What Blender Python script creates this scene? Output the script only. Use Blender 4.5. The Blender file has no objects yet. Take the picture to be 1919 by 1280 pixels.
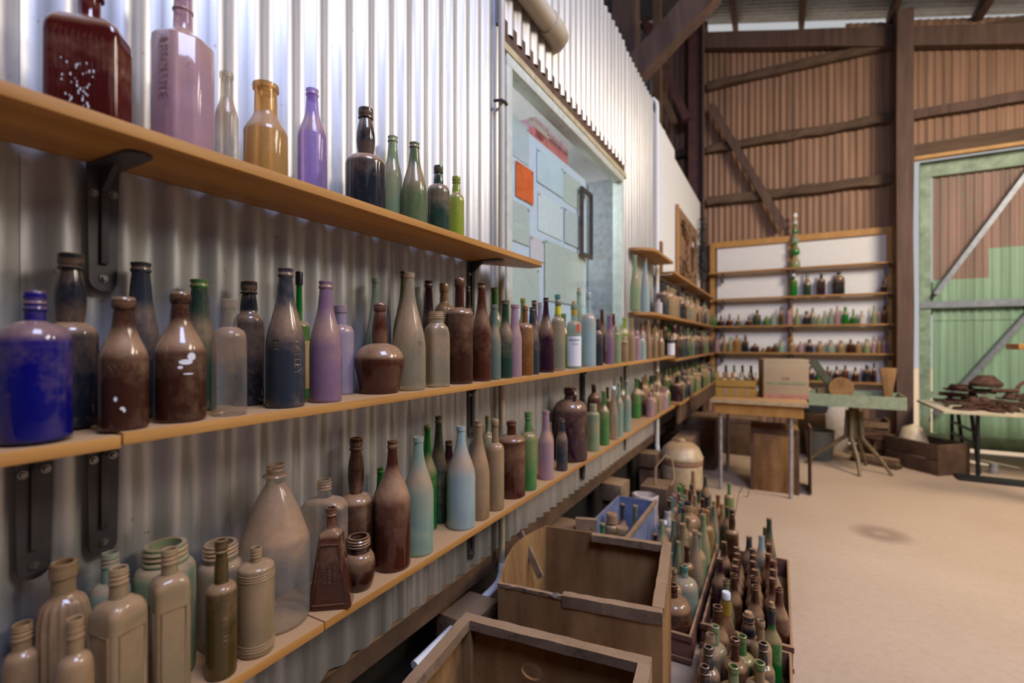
import bpy, bmesh, math, random
from mathutils import Vector, Matrix
random.seed(7)
SC = bpy.context.scene
COL = SC.collection
# ------------------------------------------------------------------ camera
CX, CY, CZ = 0.95, 0.0, 1.30
TH = math.radians(29.1); S_, C_ = math.sin(TH), math.cos(TH)
FPX = 897.0; PX0, PY0 = 959.5, 640.0
cd = bpy.data.cameras.new('camera'); cam = bpy.data.objects.new('camera', cd); COL.objects.link(cam)
cam.location = (CX, CY, CZ); cam.rotation_euler = (math.pi/2, 0, TH)
cd.sensor_width = 36.0; cd.lens = FPX/1919*36.0; cd.clip_start = 0.02
cd.dof.use_dof = True; cd.dof.focus_distance = 1.15; cd.dof.aperture_fstop = 2.1
SC.camera = cam
# ------------------------------------------------------------------ world, lights, exposure
W = bpy.data.worlds.new('world'); SC.world = W; W.use_nodes = True
bg = W.node_tree.nodes['Background']; bg.inputs[0].default_value = (0.95, 0.97, 1.0, 1); bg.inputs[1].default_value = 0.5
def area(name, loc, target, sx, sy, power, color):
    l = bpy.data.lights.new(name, 'AREA'); l.shape = 'RECTANGLE'; l.size = sx; l.size_y = sy; l.energy = power; l.color = color
    o = bpy.data.objects.new(name, l); COL.objects.link(o); o.location = loc
    d = Vector(target) - Vector(loc); o.rotation_euler = d.to_track_quat('-Z', 'Y').to_euler(); return o
area('skylight_daylight', (2.3, 0.1, 4.75), (0, 0.9, 1.7), 1.5, 1.5, 195, (0.56, 0.64, 1.0))
area('shed_lamp', (4.5, 2.6, 4.2), (2.9, 4.4, 0.6), 1.6, 1.6, 185, (1.0, 0.90, 0.76))
area('far_shed_lamp', (3.9, 4.3, 4.0), (2.1, 6.2, 0.5), 0.9, 0.9, 105, (1.0, 0.84, 0.66))
sl = bpy.data.lights.new('outdoor_sun', 'SUN'); sl.energy = 4.0; sl.angle = 0.01; sl.color = (1.0, 0.95, 0.88)
so = bpy.data.objects.new('outdoor_sun', sl); COL.objects.link(so); so.location = (0, 12, 12); so.rotation_euler = Vector((0.35, -0.45, -1.0)).to_track_quat('-Z', 'Y').to_euler()
area('office_ceiling_lamp', (-1.0, 2.5, 2.75), (-0.6, 2.5, 1.0), 1.2, 0.6, 60, (0.93, 0.96, 1.0))
VS = SC.view_settings
SC.display_settings.display_device = 'sRGB'
VS.view_transform = 'Standard'; VS.look = 'None'; VS.gamma = 1.0; VS.use_curve_mapping = False; VS.exposure = 0.0
cy = SC.cycles
cy.use_denoising = True; cy.max_bounces = 7; cy.diffuse_bounces = 4; cy.glossy_bounces = 3
cy.transmission_bounces = 4; cy.transparent_max_bounces = 14; cy.caustics_reflective = False; cy.caustics_refractive = False
cy.sample_clamp_indirect = 6.0
# ------------------------------------------------------------------ picture -> place helpers
def ray(px, py=640.0):
    u = (px-PX0)/FPX
    return Vector((-S_+u*C_, C_+u*S_, -(py-PY0)/FPX))          # per unit of forward depth
def on_x(px, py, x):
    d = ray(px, py); t = (x-CX)/d.x; return Vector((CX, CY, CZ))+d*t
def on_y(px, py, y):
    d = ray(px, py); t = (y-CY)/d.y; return Vector((CX, CY, CZ))+d*t
def on_z(px, py, z):
    d = ray(px, py); t = (z-CZ)/d.z; return Vector((CX, CY, CZ))+d*t
def depth_of(p): return (p.x-CX)*(-S_)+(p.y-CY)*C_
# ------------------------------------------------------------------ node helpers
def new_mat(name):
    m = bpy.data.materials.new(name); m.use_nodes = True
    nt = m.node_tree; return m, nt, nt.nodes['Principled BSDF'], nt.nodes['Material Output']
def N(nt, typ, **kw):
    n = nt.nodes.new(typ)
    for k, v in kw.items():
        if k.startswith('i_'):
            key = k[2:]; key = int(key) if key.isdigit() else key.replace('_', ' ')
            n.inputs[key].default_value = v
        else: setattr(n, k, v)
    return n
def L(nt, a, b): nt.links.new(a, b)
def ramp(nt, fac, stops):
    r = nt.nodes.new('ShaderNodeValToRGB'); e = r.color_ramp.elements
    while len(e) < len(stops): e.new(0.5)
    for k, (p, c) in enumerate(stops):
        e[k].position = p; e[k].color = (c[0], c[1], c[2], 1) if len(c) == 3 else c
    L(nt, fac, r.inputs[0]); return r.outputs[0]
def coords(nt, scale=(1, 1, 1), kind='Object', rnd=True):
    tc = N(nt, 'ShaderNodeTexCoord'); mp = N(nt, 'ShaderNodeMapping'); mp.inputs['Scale'].default_value = scale
    L(nt, tc.outputs[kind], mp.inputs['Vector'])
    if rnd:
        oi = N(nt, 'ShaderNodeObjectInfo'); ml = N(nt, 'ShaderNodeMath', operation='MULTIPLY'); ml.inputs[1].default_value = 37.0
        L(nt, oi.outputs['Random'], ml.inputs[0]); L(nt, ml.outputs[0], mp.inputs['Location'])
    return mp.outputs[0]
def noise(nt, vec, scale, detail=4, rough=0.55):
    n = N(nt, 'ShaderNodeTexNoise'); n.inputs['Scale'].default_value = scale; n.inputs['Detail'].default_value = detail
    n.inputs['Roughness'].default_value = rough; L(nt, vec, n.inputs['Vector']); return n.outputs['Fac']
def bump(nt, h, strength, dist, bsdf):
    b = N(nt, 'ShaderNodeBump'); b.inputs['Strength'].default_value = strength; b.inputs['Distance'].default_value = dist
    L(nt, h, b.inputs['Height']); L(nt, b.outputs[0], bsdf.inputs['Normal'])
def up_mask(nt, lo, hi):
    g = N(nt, 'ShaderNodeNewGeometry'); s = N(nt, 'ShaderNodeSeparateXYZ'); L(nt, g.outputs['Normal'], s.inputs[0])
    r = N(nt, 'ShaderNodeMapRange', interpolation_type='SMOOTHSTEP'); r.inputs[1].default_value = lo; r.inputs[2].default_value = hi
    L(nt, s.outputs['Z'], r.inputs[0]); return r.outputs[0]
def mixc(nt, f, a, b):
    m = N(nt, 'ShaderNodeMix', data_type='RGBA')
    L(nt, f, m.inputs[0])
    for s, v in ((6, a), (7, b)):
        if isinstance(v, tuple): m.inputs[s].default_value = (*v, 1)
        else: L(nt, v, m.inputs[s])
    return m.outputs[2]
def mth(nt, op, a, b=None, clamp=False):
    m = N(nt, 'ShaderNodeMath', operation=op); m.use_clamp = clamp
    for k, v in ((0, a), (1, b)):
        if v is None: continue
        if isinstance(v, (int, float)): m.inputs[k].default_value = v
        else: L(nt, v, m.inputs[k])
    return m.outputs[0]
# ------------------------------------------------------------------ materials
MATS = {}
DUST = (0.42, 0.235, 0.115)
def plain(name, col, rough=0.6, metal=0.0, var=0.25, scale=25, bumpk=0.0, spec=0.4):
    if name in MATS: return MATS[name]
    m, nt, b, o = new_mat(name); v = coords(nt); n = noise(nt, v, scale, 5)
    c2 = tuple(x*(1-var) for x in col); c3 = tuple(min(1, x*(1+var)) for x in col)
    L(nt, ramp(nt, n, [(0.3, c2), (0.7, c3)]), b.inputs['Base Color'])
    b.inputs['Roughness'].default_value = rough; b.inputs['Metallic'].default_value = metal; b.inputs['Specular IOR Level'].default_value = spec
    if bumpk: bump(nt, n, bumpk, 0.01, b)
    MATS[name] = m; return m
def dusty(name, col, rough=0.6, metal=0.0, dust=0.9, base=0.15):
    if name in MATS: return MATS[name]
    m, nt, b, o = new_mat(name); v = coords(nt); n = noise(nt, v, 18, 5)
    u = up_mask(nt, 0.35, 0.85)
    f = mth(nt, 'ADD', mth(nt, 'MULTIPLY', u, dust), mth(nt, 'MULTIPLY', n, base), True)
    c = ramp(nt, n, [(0.3, tuple(x*0.75 for x in col)), (0.7, tuple(min(1, x*1.2) for x in col))])
    L(nt, mixc(nt, f, c, DUST), b.inputs['Base Color'])
    b.inputs['Roughness'].default_value = rough; b.inputs['Metallic'].default_value = metal
    MATS[name] = m; return m
def wood(name, dark, light, grain=(6, 1.2, 30), dust=0.0, rough=0.6, wear=0.0):
    if name in MATS: return MATS[name]
    m, nt, b, o = new_mat(name); v = coords(nt, grain); n = noise(nt, v, 2.2, 6, 0.6)
    v2 = coords(nt, (1, 1, 1)); n2 = noise(nt, v2, 3.5, 4)
    c = ramp(nt, n, [(0.28, dark), (0.72, light)])
    c = mixc(nt, mth(nt, 'MULTIPLY', n2, 0.45), c, tuple(x*0.62 for x in dark))
    if wear:
        n3 = noise(nt, v2, 34, 6, 0.7)
        c = mixc(nt, ramp(nt, n3, [(0.56, (0, 0, 0)), (0.70, (wear, wear, wear))]), c, tuple(x*0.28 for x in dark))
    if dust:
        f = mth(nt, 'MULTIPLY', up_mask(nt, 0.5, 0.95), mth(nt, 'ADD', mth(nt, 'MULTIPLY', n2, 0.35), dust-0.15), True)
        c = mixc(nt, f, c, (0.43, 0.255, 0.125))
    L(nt, c, b.inputs['Base Color']); b.inputs['Roughness'].default_value = rough; b.inputs['Specular IOR Level'].default_value = 0.3
    bump(nt, n, 0.25, 0.002, b); MATS[name] = m; return m
def glass(name, col, op=0.8, dust=0.25, dcol=DUST, rough=0.06):
    """old glass under a film of dust: tinted see-through where clean, matt where dust has settled"""
    key = 'glass_'+name
    if key in MATS: return MATS[key]
    m, nt, b, o = new_mat(key); v = coords(nt)
    n1 = noise(nt, v, 16, 5, 0.6); n2 = noise(nt, v, 70, 4, 0.65)
    u = up_mask(nt, 0.06, 0.42)
    tc = N(nt, 'ShaderNodeTexCoord'); sz = N(nt, 'ShaderNodeSeparateXYZ'); L(nt, tc.outputs['Generated'], sz.inputs[0])
    gz = ramp(nt, mth(nt, 'ADD', sz.outputs['Z'], mth(nt, 'MULTIPLY', mth(nt, 'SUBTRACT', n1, 0.5), 0.35)), [(0.30, (0, 0, 0)), (0.60, (1, 1, 1)), (0.70, (1, 1, 1)), (0.80, (.12, .12, .12))])
    f = mth(nt, 'ADD', mth(nt, 'MULTIPLY', u, 0.60), mth(nt, 'MULTIPLY', gz, 0.20+0.32*dust))
    f = mth(nt, 'ADD', f, mth(nt, 'ADD', mth(nt, 'MULTIPLY', mth(nt, 'SUBTRACT', n1, 0.5), 0.62), dust*0.42-0.12))
    f = mth(nt, 'ADD', f, mth(nt, 'MULTIPLY', mth(nt, 'SUBTRACT', n2, 0.5), 0.35), True)
    f = mth(nt, 'MULTIPLY', f, 0.93)
    b.inputs['Base Color'].default_value = (*col, 1); b.inputs['Roughness'].default_value = rough; b.inputs['Specular IOR Level'].default_value = 0.55
    t = N(nt, 'ShaderNodeBsdfTransparent'); mxc = max(col); t.inputs[0].default_value = (*[0.35+0.65*min(1, c/mxc) if op < 0.7 else 0.12+0.8*min(1, c/mxc) for c in col], 1)
    lwt = N(nt, 'ShaderNodeLayerWeight'); lwt.inputs[0].default_value = 0.35
    ms = N(nt, 'ShaderNodeMixShader'); L(nt, mth(nt, 'ADD', mth(nt, 'MULTIPLY', mth(nt, 'POWER', lwt.outputs['Facing'], 1.6), 1-op), op), ms.inputs[0])
    L(nt, t.outputs[0], ms.inputs[1]); L(nt, b.outputs[0], ms.inputs[2])
    d = N(nt, 'ShaderNodeBsdfPrincipled'); d.inputs['Roughness'].default_value = 0.5; d.inputs['Specular IOR Level'].default_value = 0.35; d.inputs['Coat Weight'].default_value = 0.7; d.inputs['Coat Roughness'].default_value = 0.09
    L(nt, mixc(nt, n2, tuple(x*0.8 for x in dcol), tuple(x*1.12 for x in dcol)), d.inputs['Base Color'])
    m2 = N(nt, 'ShaderNodeMixShader'); L(nt, f, m2.inputs[0]); L(nt, ms.outputs[0], m2.inputs[1]); L(nt, d.outputs[0], m2.inputs[2])
    L(nt, m2.outputs[0], o.inputs['Surface']); MATS[key] = m; return m
G = {  # colour, opacity, dust
 'blue': ((0.005, 0.005, 0.115), 0.92, 0.1), 'brown': ((0.045, 0.014, 0.007), 0.94, 0.17), 'redbrown': ((0.07, 0.018, 0.009), 0.9, 0.17),
 'redamber': ((0.075, 0.008, 0.006), 0.93, 0.05),
 'amber': ((0.42, 0.24, 0.06), 0.45, 0.15), 'amberbrown': ((0.17, 0.065, 0.014), 0.9, 0.3), 'tancoat': ((0.28, 0.18, 0.085), 0.82, 0.42),
 'purple': ((0.26, 0.18, 0.34), 0.40, 0.05), 'mauve': ((0.22, 0.125, 0.175), 0.85, 0.28), 'pink': ((0.42, 0.26, 0.28), 0.65, 0.2), 'violetpale': ((0.34, 0.28, 0.34), 0.7, 0.3),
 'clear': ((0.26, 0.25, 0.22), 0.15, 0.28), 'cleardusty': ((0.34, 0.29, 0.19), 0.45, 0.36), 'aqua': ((0.29, 0.39, 0.30), 0.60, 0.24), 'paleblue': ((0.36, 0.45, 0.42), 0.70, 0.22),
 'green': ((0.012, 0.15, 0.02), 0.72, 0.1), 'midgreen': ((0.05, 0.19, 0.04), 0.85, 0.35), 'palegreen': ((0.25, 0.31, 0.16), 0.75, 0.3), 'olive': ((0.10, 0.13, 0.055), 0.88, 0.3),
 'yellowgreen': ((0.25, 0.30, 0.035), 0.72, 0.2), 'darkgreen': ((0.02, 0.045, 0.028), 0.95, 0.28), 'black': ((0.016, 0.017, 0.021), 0.98, 0.25), 'slate': ((0.028, 0.033, 0.040), 0.96, 0.22),
 'teal': ((0.06, 0.24, 0.19), 0.7, 0.12), 'plum': ((0.03, 0.009, 0.016), 0.95, 0.14), 'cream': ((0.30, 0.215, 0.105), 0.72, 0.34), 'yellowbrown': ((0.075, 0.048, 0.012), 0.8, 0.12),
 'greygreen': ((0.12, 0.155, 0.11), 0.9, 0.3), 'white': ((0.55, 0.52, 0.48), 0.9, 0.2)}
def gm(c):
    col, op, d = G[c]; return glass(c, col, op, d)
M_gal = None
def corr_mat(name, base, spots, rust=(0.10, 0.045, 0.02), metal=0.25, rough=0.45, streak=0.0, amt=0.62):
    m, nt, b, o = new_mat(name); v = coords(nt, (1, 1, 1), rnd=False); n = noise(nt, v, 45, 4, 0.7); n2 = noise(nt, coords(nt, (14, 14, 0.5), rnd=False), 1.0, 5)
    n3 = noise(nt, v, 1.6, 4)
    c = ramp(nt, n2, [(0.3, tuple(x*(1-0.25-streak) for x in base)), (0.7, tuple(min(1, x*(1.1+streak)) for x in base))])
    c = mixc(nt, mth(nt, 'MULTIPLY', n3, 0.25), c, spots)
    if spots[0] > .45:
        n4 = noise(nt, coords(nt, (60, 60, 4), rnd=False), 1.0, 3); c = mixc(nt, ramp(nt, n4, [(.52, (0, 0, 0)), (.75, (.55, .55, .55))]), c, (.33, .29, .25))
        n5 = noise(nt, v, 260, 2); c = mixc(nt, mth(nt, 'MULTIPLY', n5, .35), c, (.36, .36, .39))
    c = mixc(nt, ramp(nt, n, [(amt, (0, 0, 0)), (amt+0.09, (0.75, 0.75, 0.75))]), c, rust)
    L(nt, c, b.inputs['Base Color']); b.inputs['Metallic'].default_value = metal; b.inputs['Roughness'].default_value = rough
    return m
M_wall = corr_mat('galvanised_iron', (0.60, 0.60, 0.61), (0.48, 0.44, 0.40), amt=0.66, metal=0.62, rough=0.40)
M_rust = corr_mat('rusty_iron', (0.27, 0.155, 0.095), (0.36, 0.17, 0.085), rust=(0.18, 0.08, 0.045), metal=0.1, rough=0.65, streak=0.18)
M_grey = corr_mat('grey_iron', (0.22, 0.22, 0.24), (0.16, 0.15, 0.15), metal=0.3, rough=0.5)
M_roof = corr_mat('roof_iron', (0.36, 0.41, 0.46), (0.28, 0.30, 0.33), metal=0.2, rough=0.5)
M_shelf = wood('pine_shelf', (0.36, 0.155, 0.035), (0.60, 0.30, 0.075), (18, 1.1, 18), dust=0.92, rough=0.5)
M_shelf2 = wood('pine_shelf_far', (0.30, 0.135, 0.04), (0.50, 0.26, 0.08), (1.2, 14, 14), dust=0.6, rough=0.55)
M_frame = wood('pine_frame', (0.42, 0.20, 0.05), (0.58, 0.31, 0.09), (6, 6, 1.5), rough=0.5)
M_crate = wood('crate_plywood', (0.15, 0.066, 0.02), (0.46, 0.26, 0.105), (4, 4, 1.0), rough=0.7, wear=0.3)
M_batten = wood('weathered_batten', (0.16, 0.095, 0.055), (0.36, 0.235, 0.14), (3, 3, 3), dust=0.4, rough=0.8, wear=0.9)
M_oldwood = wood('old_timber', (0.075, 0.042, 0.026), (0.18, 0.105, 0.062), (4, 4, 4), dust=0.3, rough=0.8, wear=0.4)
M_post = wood('post_timber', (0.085, 0.052, 0.040), (0.18, 0.108, 0.08), (8, 8, 0.7), rough=0.8)
M_rail = wood('rail_timber', (0.075, 0.045, 0.03), (0.17, 0.105, 0.065), (0.8, 8, 8), dust=0.35, rough=0.8)
M_redcrate = dusty('red_crate_paint', (0.12, 0.040, 0.032), 0.6, 0, 0.7, 0.3)
M_steel = dusty('grey_steel', (0.055, 0.056, 0.066), 0.45, 0.4, 0.5, 0.05)
M_bolt = plain('bolt_zinc', (0.28, 0.27, 0.26), 0.35, 0.9)
M_pvc = plain('cream_pvc', (0.50, 0.43, 0.32), 0.4, var=0.1, scale=6)
M_white = plain('white_paint', (0.72, 0.71, 0.70), 0.7, var=0.04)
M_cream = dusty('cream_enamel', (0.50, 0.38, 0.22), 0.4, 0, 0.5, 0.3)
M_cork = plain('cork', (0.40, 0.24, 0.12), 0.8, var=0.35, scale=120)
M_cap_w = plain('white_cap', (0.75, 0.75, 0.75), 0.4, var=0.05)
M_cap_b = plain('black_cap', (0.02, 0.018, 0.03), 0.35, var=0.2)
M_foil = dusty('gold_foil', (0.42, 0.28, 0.03), 0.4, 0.3, 0.4, 0.2)
M_yel = plain('yellow_label', (0.55, 0.47, 0.02), 0.5, var=0.08)
M_label = plain('paper_label', (0.68, 0.66, 0.64), 0.7, var=0.05)
M_oldlabel = plain('old_paper_label', (0.40, 0.29, 0.12), 0.7, var=0.2)
M_ink = plain('ink', (0.05, 0.05, 0.07), 0.6)
M_red = plain('red_print', (0.55, 0.05, 0.02), 0.5, var=0.1)
M_emb = None
M_rustitem = plain('rusty_scrap', (0.085, 0.038, 0.024), 0.8, var=0.5, scale=30, bumpk=0.4)
M_black = plain('black_steel', (0.018, 0.018, 0.02), 0.5)
M_shade = plain('painted_shade', (0.012, 0.009, 0.007), 0.9)  # near-black colour that paints in the shade below the office
M_gtray = dusty('green_tray_paint', (0.27, 0.36, 0.24), 0.5, 0, 0.2, 0.25)
M_olive = dusty('olive_iron', (0.10, 0.09, 0.045), 0.55, 0, 0.6, 0.4)
M_floor = None
def floor_mat():
    m, nt, b, o = new_mat('dusty_floor'); v = coords(nt, rnd=False)
    n = noise(nt, v, 0.9, 6, 0.6); n2 = noise(nt, v, 30, 5, 0.7)
    c = ramp(nt, n, [(0.3, (0.46, 0.33, 0.225)), (0.7, (0.55, 0.405, 0.29))])
    c = mixc(nt, ramp(nt, n2, [(0.35, (0.22, 0.22, 0.22)), (0.6, (0, 0, 0))]), c, (0.33, 0.20, 0.12))
    sp = N(nt, 'ShaderNodeVectorMath', operation='DISTANCE'); p = on_z(1650, 1000, 0); sp.inputs[1].default_value = (p.x, p.y, 0)
    L(nt, v, sp.inputs[0])
    st = mth(nt, 'MULTIPLY', ramp(nt, sp.outputs['Value'], [(0.02, (0.5, 0.5, 0.5)), (0.07, (1, 1, 1)), (0.11, (.8, .8, .8)), (0.2, (0, 0, 0))]), n)
    c = mixc(nt, st, c, (0.16, 0.08, 0.05))
    L(nt, c, b.inputs['Base Color']); b.inputs['Roughness'].default_value = 0.62; b.inputs['Specular IOR Level'].default_value = 0.35
    bump(nt, n2, 0.15, 0.01, b); return m
M_floor = floor_mat()
# ------------------------------------------------------------------ mesh helpers
def link(name, me, mat=None, parent=None, smooth=None):
    o = bpy.data.objects.new(name, me); COL.objects.link(o)
    if mat is not None and len(me.materials) == 0: me.materials.append(mat)
    if parent is not None: o.parent = parent
    if smooth is not None:
        for p in me.polygons: p.use_smooth = True
        me.set_sharp_from_angle(angle=math.radians(smooth))
    return o
class MB:
    def __init__(s): s.v = []; s.f = []
    def add(s, vs, fs):
        k = len(s.v); s.v += [tuple(v) for v in vs]; s.f += [tuple(i+k for i in f) for f in fs]; return s
    def box(s, x0, x1, y0, y1, z0, z1, M=None):
        vs = [Vector(p) for p in ((x0,y0,z0),(x1,y0,z0),(x1,y1,z0),(x0,y1,z0),(x0,y0,z1),(x1,y0,z1),(x1,y1,z1),(x0,y1,z1))]
        if M is not None: vs = [M @ v for v in vs]
        return s.add(vs, ((0,3,2,1),(4,5,6,7),(0,1,5,4),(1,2,6,5),(2,3,7,6),(3,0,4,7)))
    def beam(s, a, b, w, h, up=(0, 0, 1), div=1, jit=0.0):
        a, b = Vector(a), Vector(b); d = (b-a).normalized(); up = Vector(up)
        if abs(d.dot(up)) > 0.98: up = Vector((0, 1, 0))
        x = d.cross(up).normalized(); z = x.cross(d).normalized(); vs = []; fs = []
        for k in range(div+1):
            c = a.lerp(b, k/div)
            for sx, sz in ((-1,-1),(1,-1),(1,1),(-1,1)):
                j = Vector((random.uniform(-jit, jit), random.uniform(-jit, jit), random.uniform(-jit, jit))) if jit else Vector((0,0,0))
                vs.append(c + x*sx*w/2 + z*sz*h/2 + j)
        for k in range(div):
            q = k*4
            for i in range(4):
                j = (i+1) % 4; fs.append((q+i, q+4+i, q+4+j, q+j))
        fs.append((0,1,2,3)); q = div*4; fs.append((q+3,q+2,q+1,q)); return s.add(vs, fs)
    def tube(s, pts, r, seg=10, cap=True):
        pts = [Vector(p) for p in pts]; n = len(pts); vs = []; fs = []; up = None
        for k, p in enumerate(pts):
            d = (pts[min(k+1, n-1)] - pts[max(k-1, 0)]).normalized()
            if up is None: up = Vector((0,0,1)) if abs(d.z) < 0.9 else Vector((1,0,0))
            x = d.cross(up).normalized(); y = d.cross(x).normalized(); up = x.cross(d)
            rr = r[k] if isinstance(r, (list, tuple)) else r
            for i in range(seg):
                t = 2*math.pi*i/seg; vs.append(p + x*math.cos(t)*rr + y*math.sin(t)*rr)
        for k in range(n-1):
            for i in range(seg):
                j = (i+1) % seg; fs.append((k*seg+i, k*seg+j, (k+1)*seg+j, (k+1)*seg+i))
        if cap:
            fs.append(tuple(range(seg))[::-1]); fs.append(tuple((n-1)*seg+i for i in range(seg)))
        return s.add(vs, fs)
    def lathe(s, prof, seg=24, c=(0, 0, 0), sec=None, close=True):
        vs = []; fs = []; n = len(prof)
        for k, (r, z) in enumerate(prof):
            for i in range(seg):
                t = 2*math.pi*i/seg
                if sec: a, b = sec(t, k); vs.append((c[0]+r*a, c[1]+r*b, c[2]+z))
                else: vs.append((c[0]+r*math.cos(t), c[1]+r*math.sin(t), c[2]+z))
        for k in range(n-1):
            for i in range(seg):
                j = (i+1) % seg; fs.append((k*seg+i, k*seg+j, (k+1)*seg+j, (k+1)*seg+i))
        if close:
            if prof[0][0] > 1e-5: fs.append(tuple(range(seg))[::-1])
            if prof[-1][0] > 1e-5: fs.append(tuple((n-1)*seg+i for i in range(seg)))
        return s.add(vs, fs)
    def mesh(s, name):
        me = bpy.data.meshes.new(name); me.from_pydata(s.v, [], s.f); me.validate(); me.update(); return me
    def build(s, name, mat, parent=None, smooth=None, bevel=0.0):
        me = s.mesh(name)
        bm = bmesh.new(); bm.from_mesh(me)
        if bevel:
            bmesh.ops.bevel(bm, geom=[e for e in bm.edges if e.calc_face_angle(0) > 0.6], offset=bevel, segments=2, affect='EDGES', profile=0.6)
        bmesh.ops.recalc_face_normals(bm, faces=bm.faces); bm.to_mesh(me); bm.free()
        return link(name, me, mat, parent, smooth if smooth is not None else (40 if bevel else None))
def thing(name, label, cat, loc=(0,0,0), rz=0.0, group=None):
    o = bpy.data.objects.new(name, None); COL.objects.link(o); o.location = loc; o.rotation_euler = (0, 0, rz); o.empty_display_size = 0.05
    return tag(o, label, cat, group)
def tag(o, label, cat, group=None):
    o['label'] = label; o['category'] = cat
    if group: o['group'] = group
    return o
def struct(o): o['kind'] = 'structure'; return o
def corrugated(name, u0, u1, z0, z1, mapf, mat, pitch=0.0762, amp=0.008, n=8, z1f=None, th=0.0012):
    """sheet of corrugated iron: u along the wall, height z; mapf(u, offset, z) gives the point"""
    cnt = max(2, int(round((u1-u0)/pitch*n))); vs = []; fs = []
    for side in (0, 1):
        for k in range(cnt+1):
            u = u0+(u1-u0)*k/cnt; off = amp*math.cos(2*math.pi*u/pitch) - side*th
            vs.append(mapf(u, off, z0)); vs.append(mapf(u, off, z1f(u) if z1f else z1))
    q = 2*(cnt+1)
    for k in range(cnt):
        a = 2*k; fs.append((a, a+2, a+3, a+1)); fs.append((q+a, q+a+1, q+a+3, q+a+2))
        fs.append((a, q+a, q+a+2, a+2)); fs.append((a+1, a+3, q+a+3, q+a+1))
    fs.append((0, 1, q+1, q)); a = 2*cnt; fs.append((a, q+a, q+a+1, a+1))
    mb = MB(); mb.add(vs, fs); o = mb.build(name, mat, None, 50); return struct(o)
def text_mesh(txt, size, ext=0.0003):
    c = bpy.data.curves.new('txt', 'FONT'); c.body = txt; c.size = size; c.extrude = ext; c.align_x = 'CENTER'; c.align_y = 'CENTER'; c.resolution_u = 3
    o = bpy.data.objects.new('txt', c); COL.objects.link(o)
    dg = bpy.context.evaluated_depsgraph_get(); me = bpy.data.meshes.new_from_object(o.evaluated_get(dg))
    bpy.data.objects.remove(o); bpy.data.curves.remove(c); return me
def wrap_text(name, txt, size, R, z, ang, mat, parent, vertical=False, lift=0.0004):
    me = text_mesh(txt, size)
    for v in me.vertices:
        x, y, d = v.co
        if vertical: x, y = y, -x
        t = ang + x/R; rr = R + lift + d; v.co = (rr*math.cos(t), rr*math.sin(t), z+y)
    me.materials.clear(); return link(name, me, mat, parent)
def flat_text(name, txt, size, M, mat, parent):
    me = text_mesh(txt, size, 0.0004); me.transform(M); me.materials.clear(); return link(name, me, mat, parent)
def patch(name, R, z0, z1, a0, a1, mat, parent, oval=False, lift=0.0006, seg=14):
    vs = []; fs = []
    if oval:
        ca, cz, ra, rz_ = (a0+a1)/2, (z0+z1)/2, (a1-a0)/2, (z1-z0)/2
        vs.append(((R+lift)*math.cos(ca), (R+lift)*math.sin(ca), cz))
        for k in range(20):
            t = 2*math.pi*k/20; a = ca+ra*math.cos(t); vs.append(((R+lift)*math.cos(a), (R+lift)*math.sin(a), cz+rz_*math.sin(t)))
        fs = [(0, 1+k, 1+(k+1) % 20) for k in range(20)]
    else:
        for k in range(seg+1):
            a = a0+(a1-a0)*k/seg
            for z in (z0, z1): vs.append(((R+lift)*math.cos(a), (R+lift)*math.sin(a), z))
        fs = [(2*k, 2*k+2, 2*k+3, 2*k+1) for k in range(seg)]
    return MB().add(vs, fs).build(name, mat, parent, 60)
# ------------------------------------------------------------------ bottles
# hb body top, hs shoulder end, style, rn neck at shoulder, rt neck at lip, hl lip start, lip kind, bulge
SH = {
 'beer': (.56, .80, 'slope', .44, .36, .93, 'crown', 0), 'stubby': (.52, .80, 'slope', .50, .43, .905, 'blob', 0),
 'champ': (.44, .84, 'slope', .40, .34, .93, 'crown', 0), 'wine': (.60, .76, 'slope', .38, .34, .94, 'band', 0),
 'bulb': (.60, .68, 'round', .42, .34, .90, 'ring2', .13), 'spirit': (.64, .74, 'round', .36, .32, .91, 'band', 0),
 'ale': (.60, .74, 'round', .44, .34, .89, 'ring2', .03), 'hock': (.36, .86, 'slope', .36, .32, .95, 'band', 0),
 'med': (.70, .80, 'round', .42, .40, .90, 'screw', 0), 'medp': (.70, .80, 'round', .42, .38, .93, 'band', 0),
 'jar': (.74, .84, 'round', .76, .74, .86, 'screw', 0), 'milk': (.55, .76, 'slope', .52, .50, .94, 'band', 0),
 'widejar': (.58, .74, 'round', .56, .54, .90, 'band', 0), 'jug': (.60, .80, 'round', .28, .24, .90, 'band', 0),
 'demi': (.62, .84, 'round', .26, .22, .90, 'band', 0), 'flagon': (.52, .88, 'cone', .30, .27, .92, 'flange', 0),
 'sauce': (.52, .74, 'slope', .44, .36, .95, 'band', 0), 'squat': (.36, .55, 'onion', .33, .22, .90, 'blob', .05), 'pot': (.40, .70, 'pot', .72, .70, .80, 'screw', 0)}
def sec_fn(kind, prof_blend, rot):
    cr, sr = math.cos(rot), math.sin(rot)
    def f(t, k):
        c, s = math.cos(t), math.sin(t); w = prof_blend[k]
        if kind == 'sq': q = (abs(c)**7+abs(s)**7)**(-1/7); a, b = c*q*.88, s*q*.88
        elif kind == 'flat': q = (abs(c)**6+abs(s)**6)**(-1/6); a, b = c*q*.95, s*q*.58
        elif kind == 'oval': a, b = c, s*.62
        elif kind == 'oct':
            m = math.pi/4; tt = (t+m/2) % m - m/2; q = .96/math.cos(tt); a, b = c*q, s*q
        elif kind == 'rib': q = 1+.05*math.cos(t*16)*(1 if w > .55 else 0); a, b = c*q, s*q
        else: a, b = c, s
        a, b = a*w+c*(1-w), b*w+s*(1-w)
        return a*cr-b*sr, a*sr+b*cr
    return f
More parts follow.
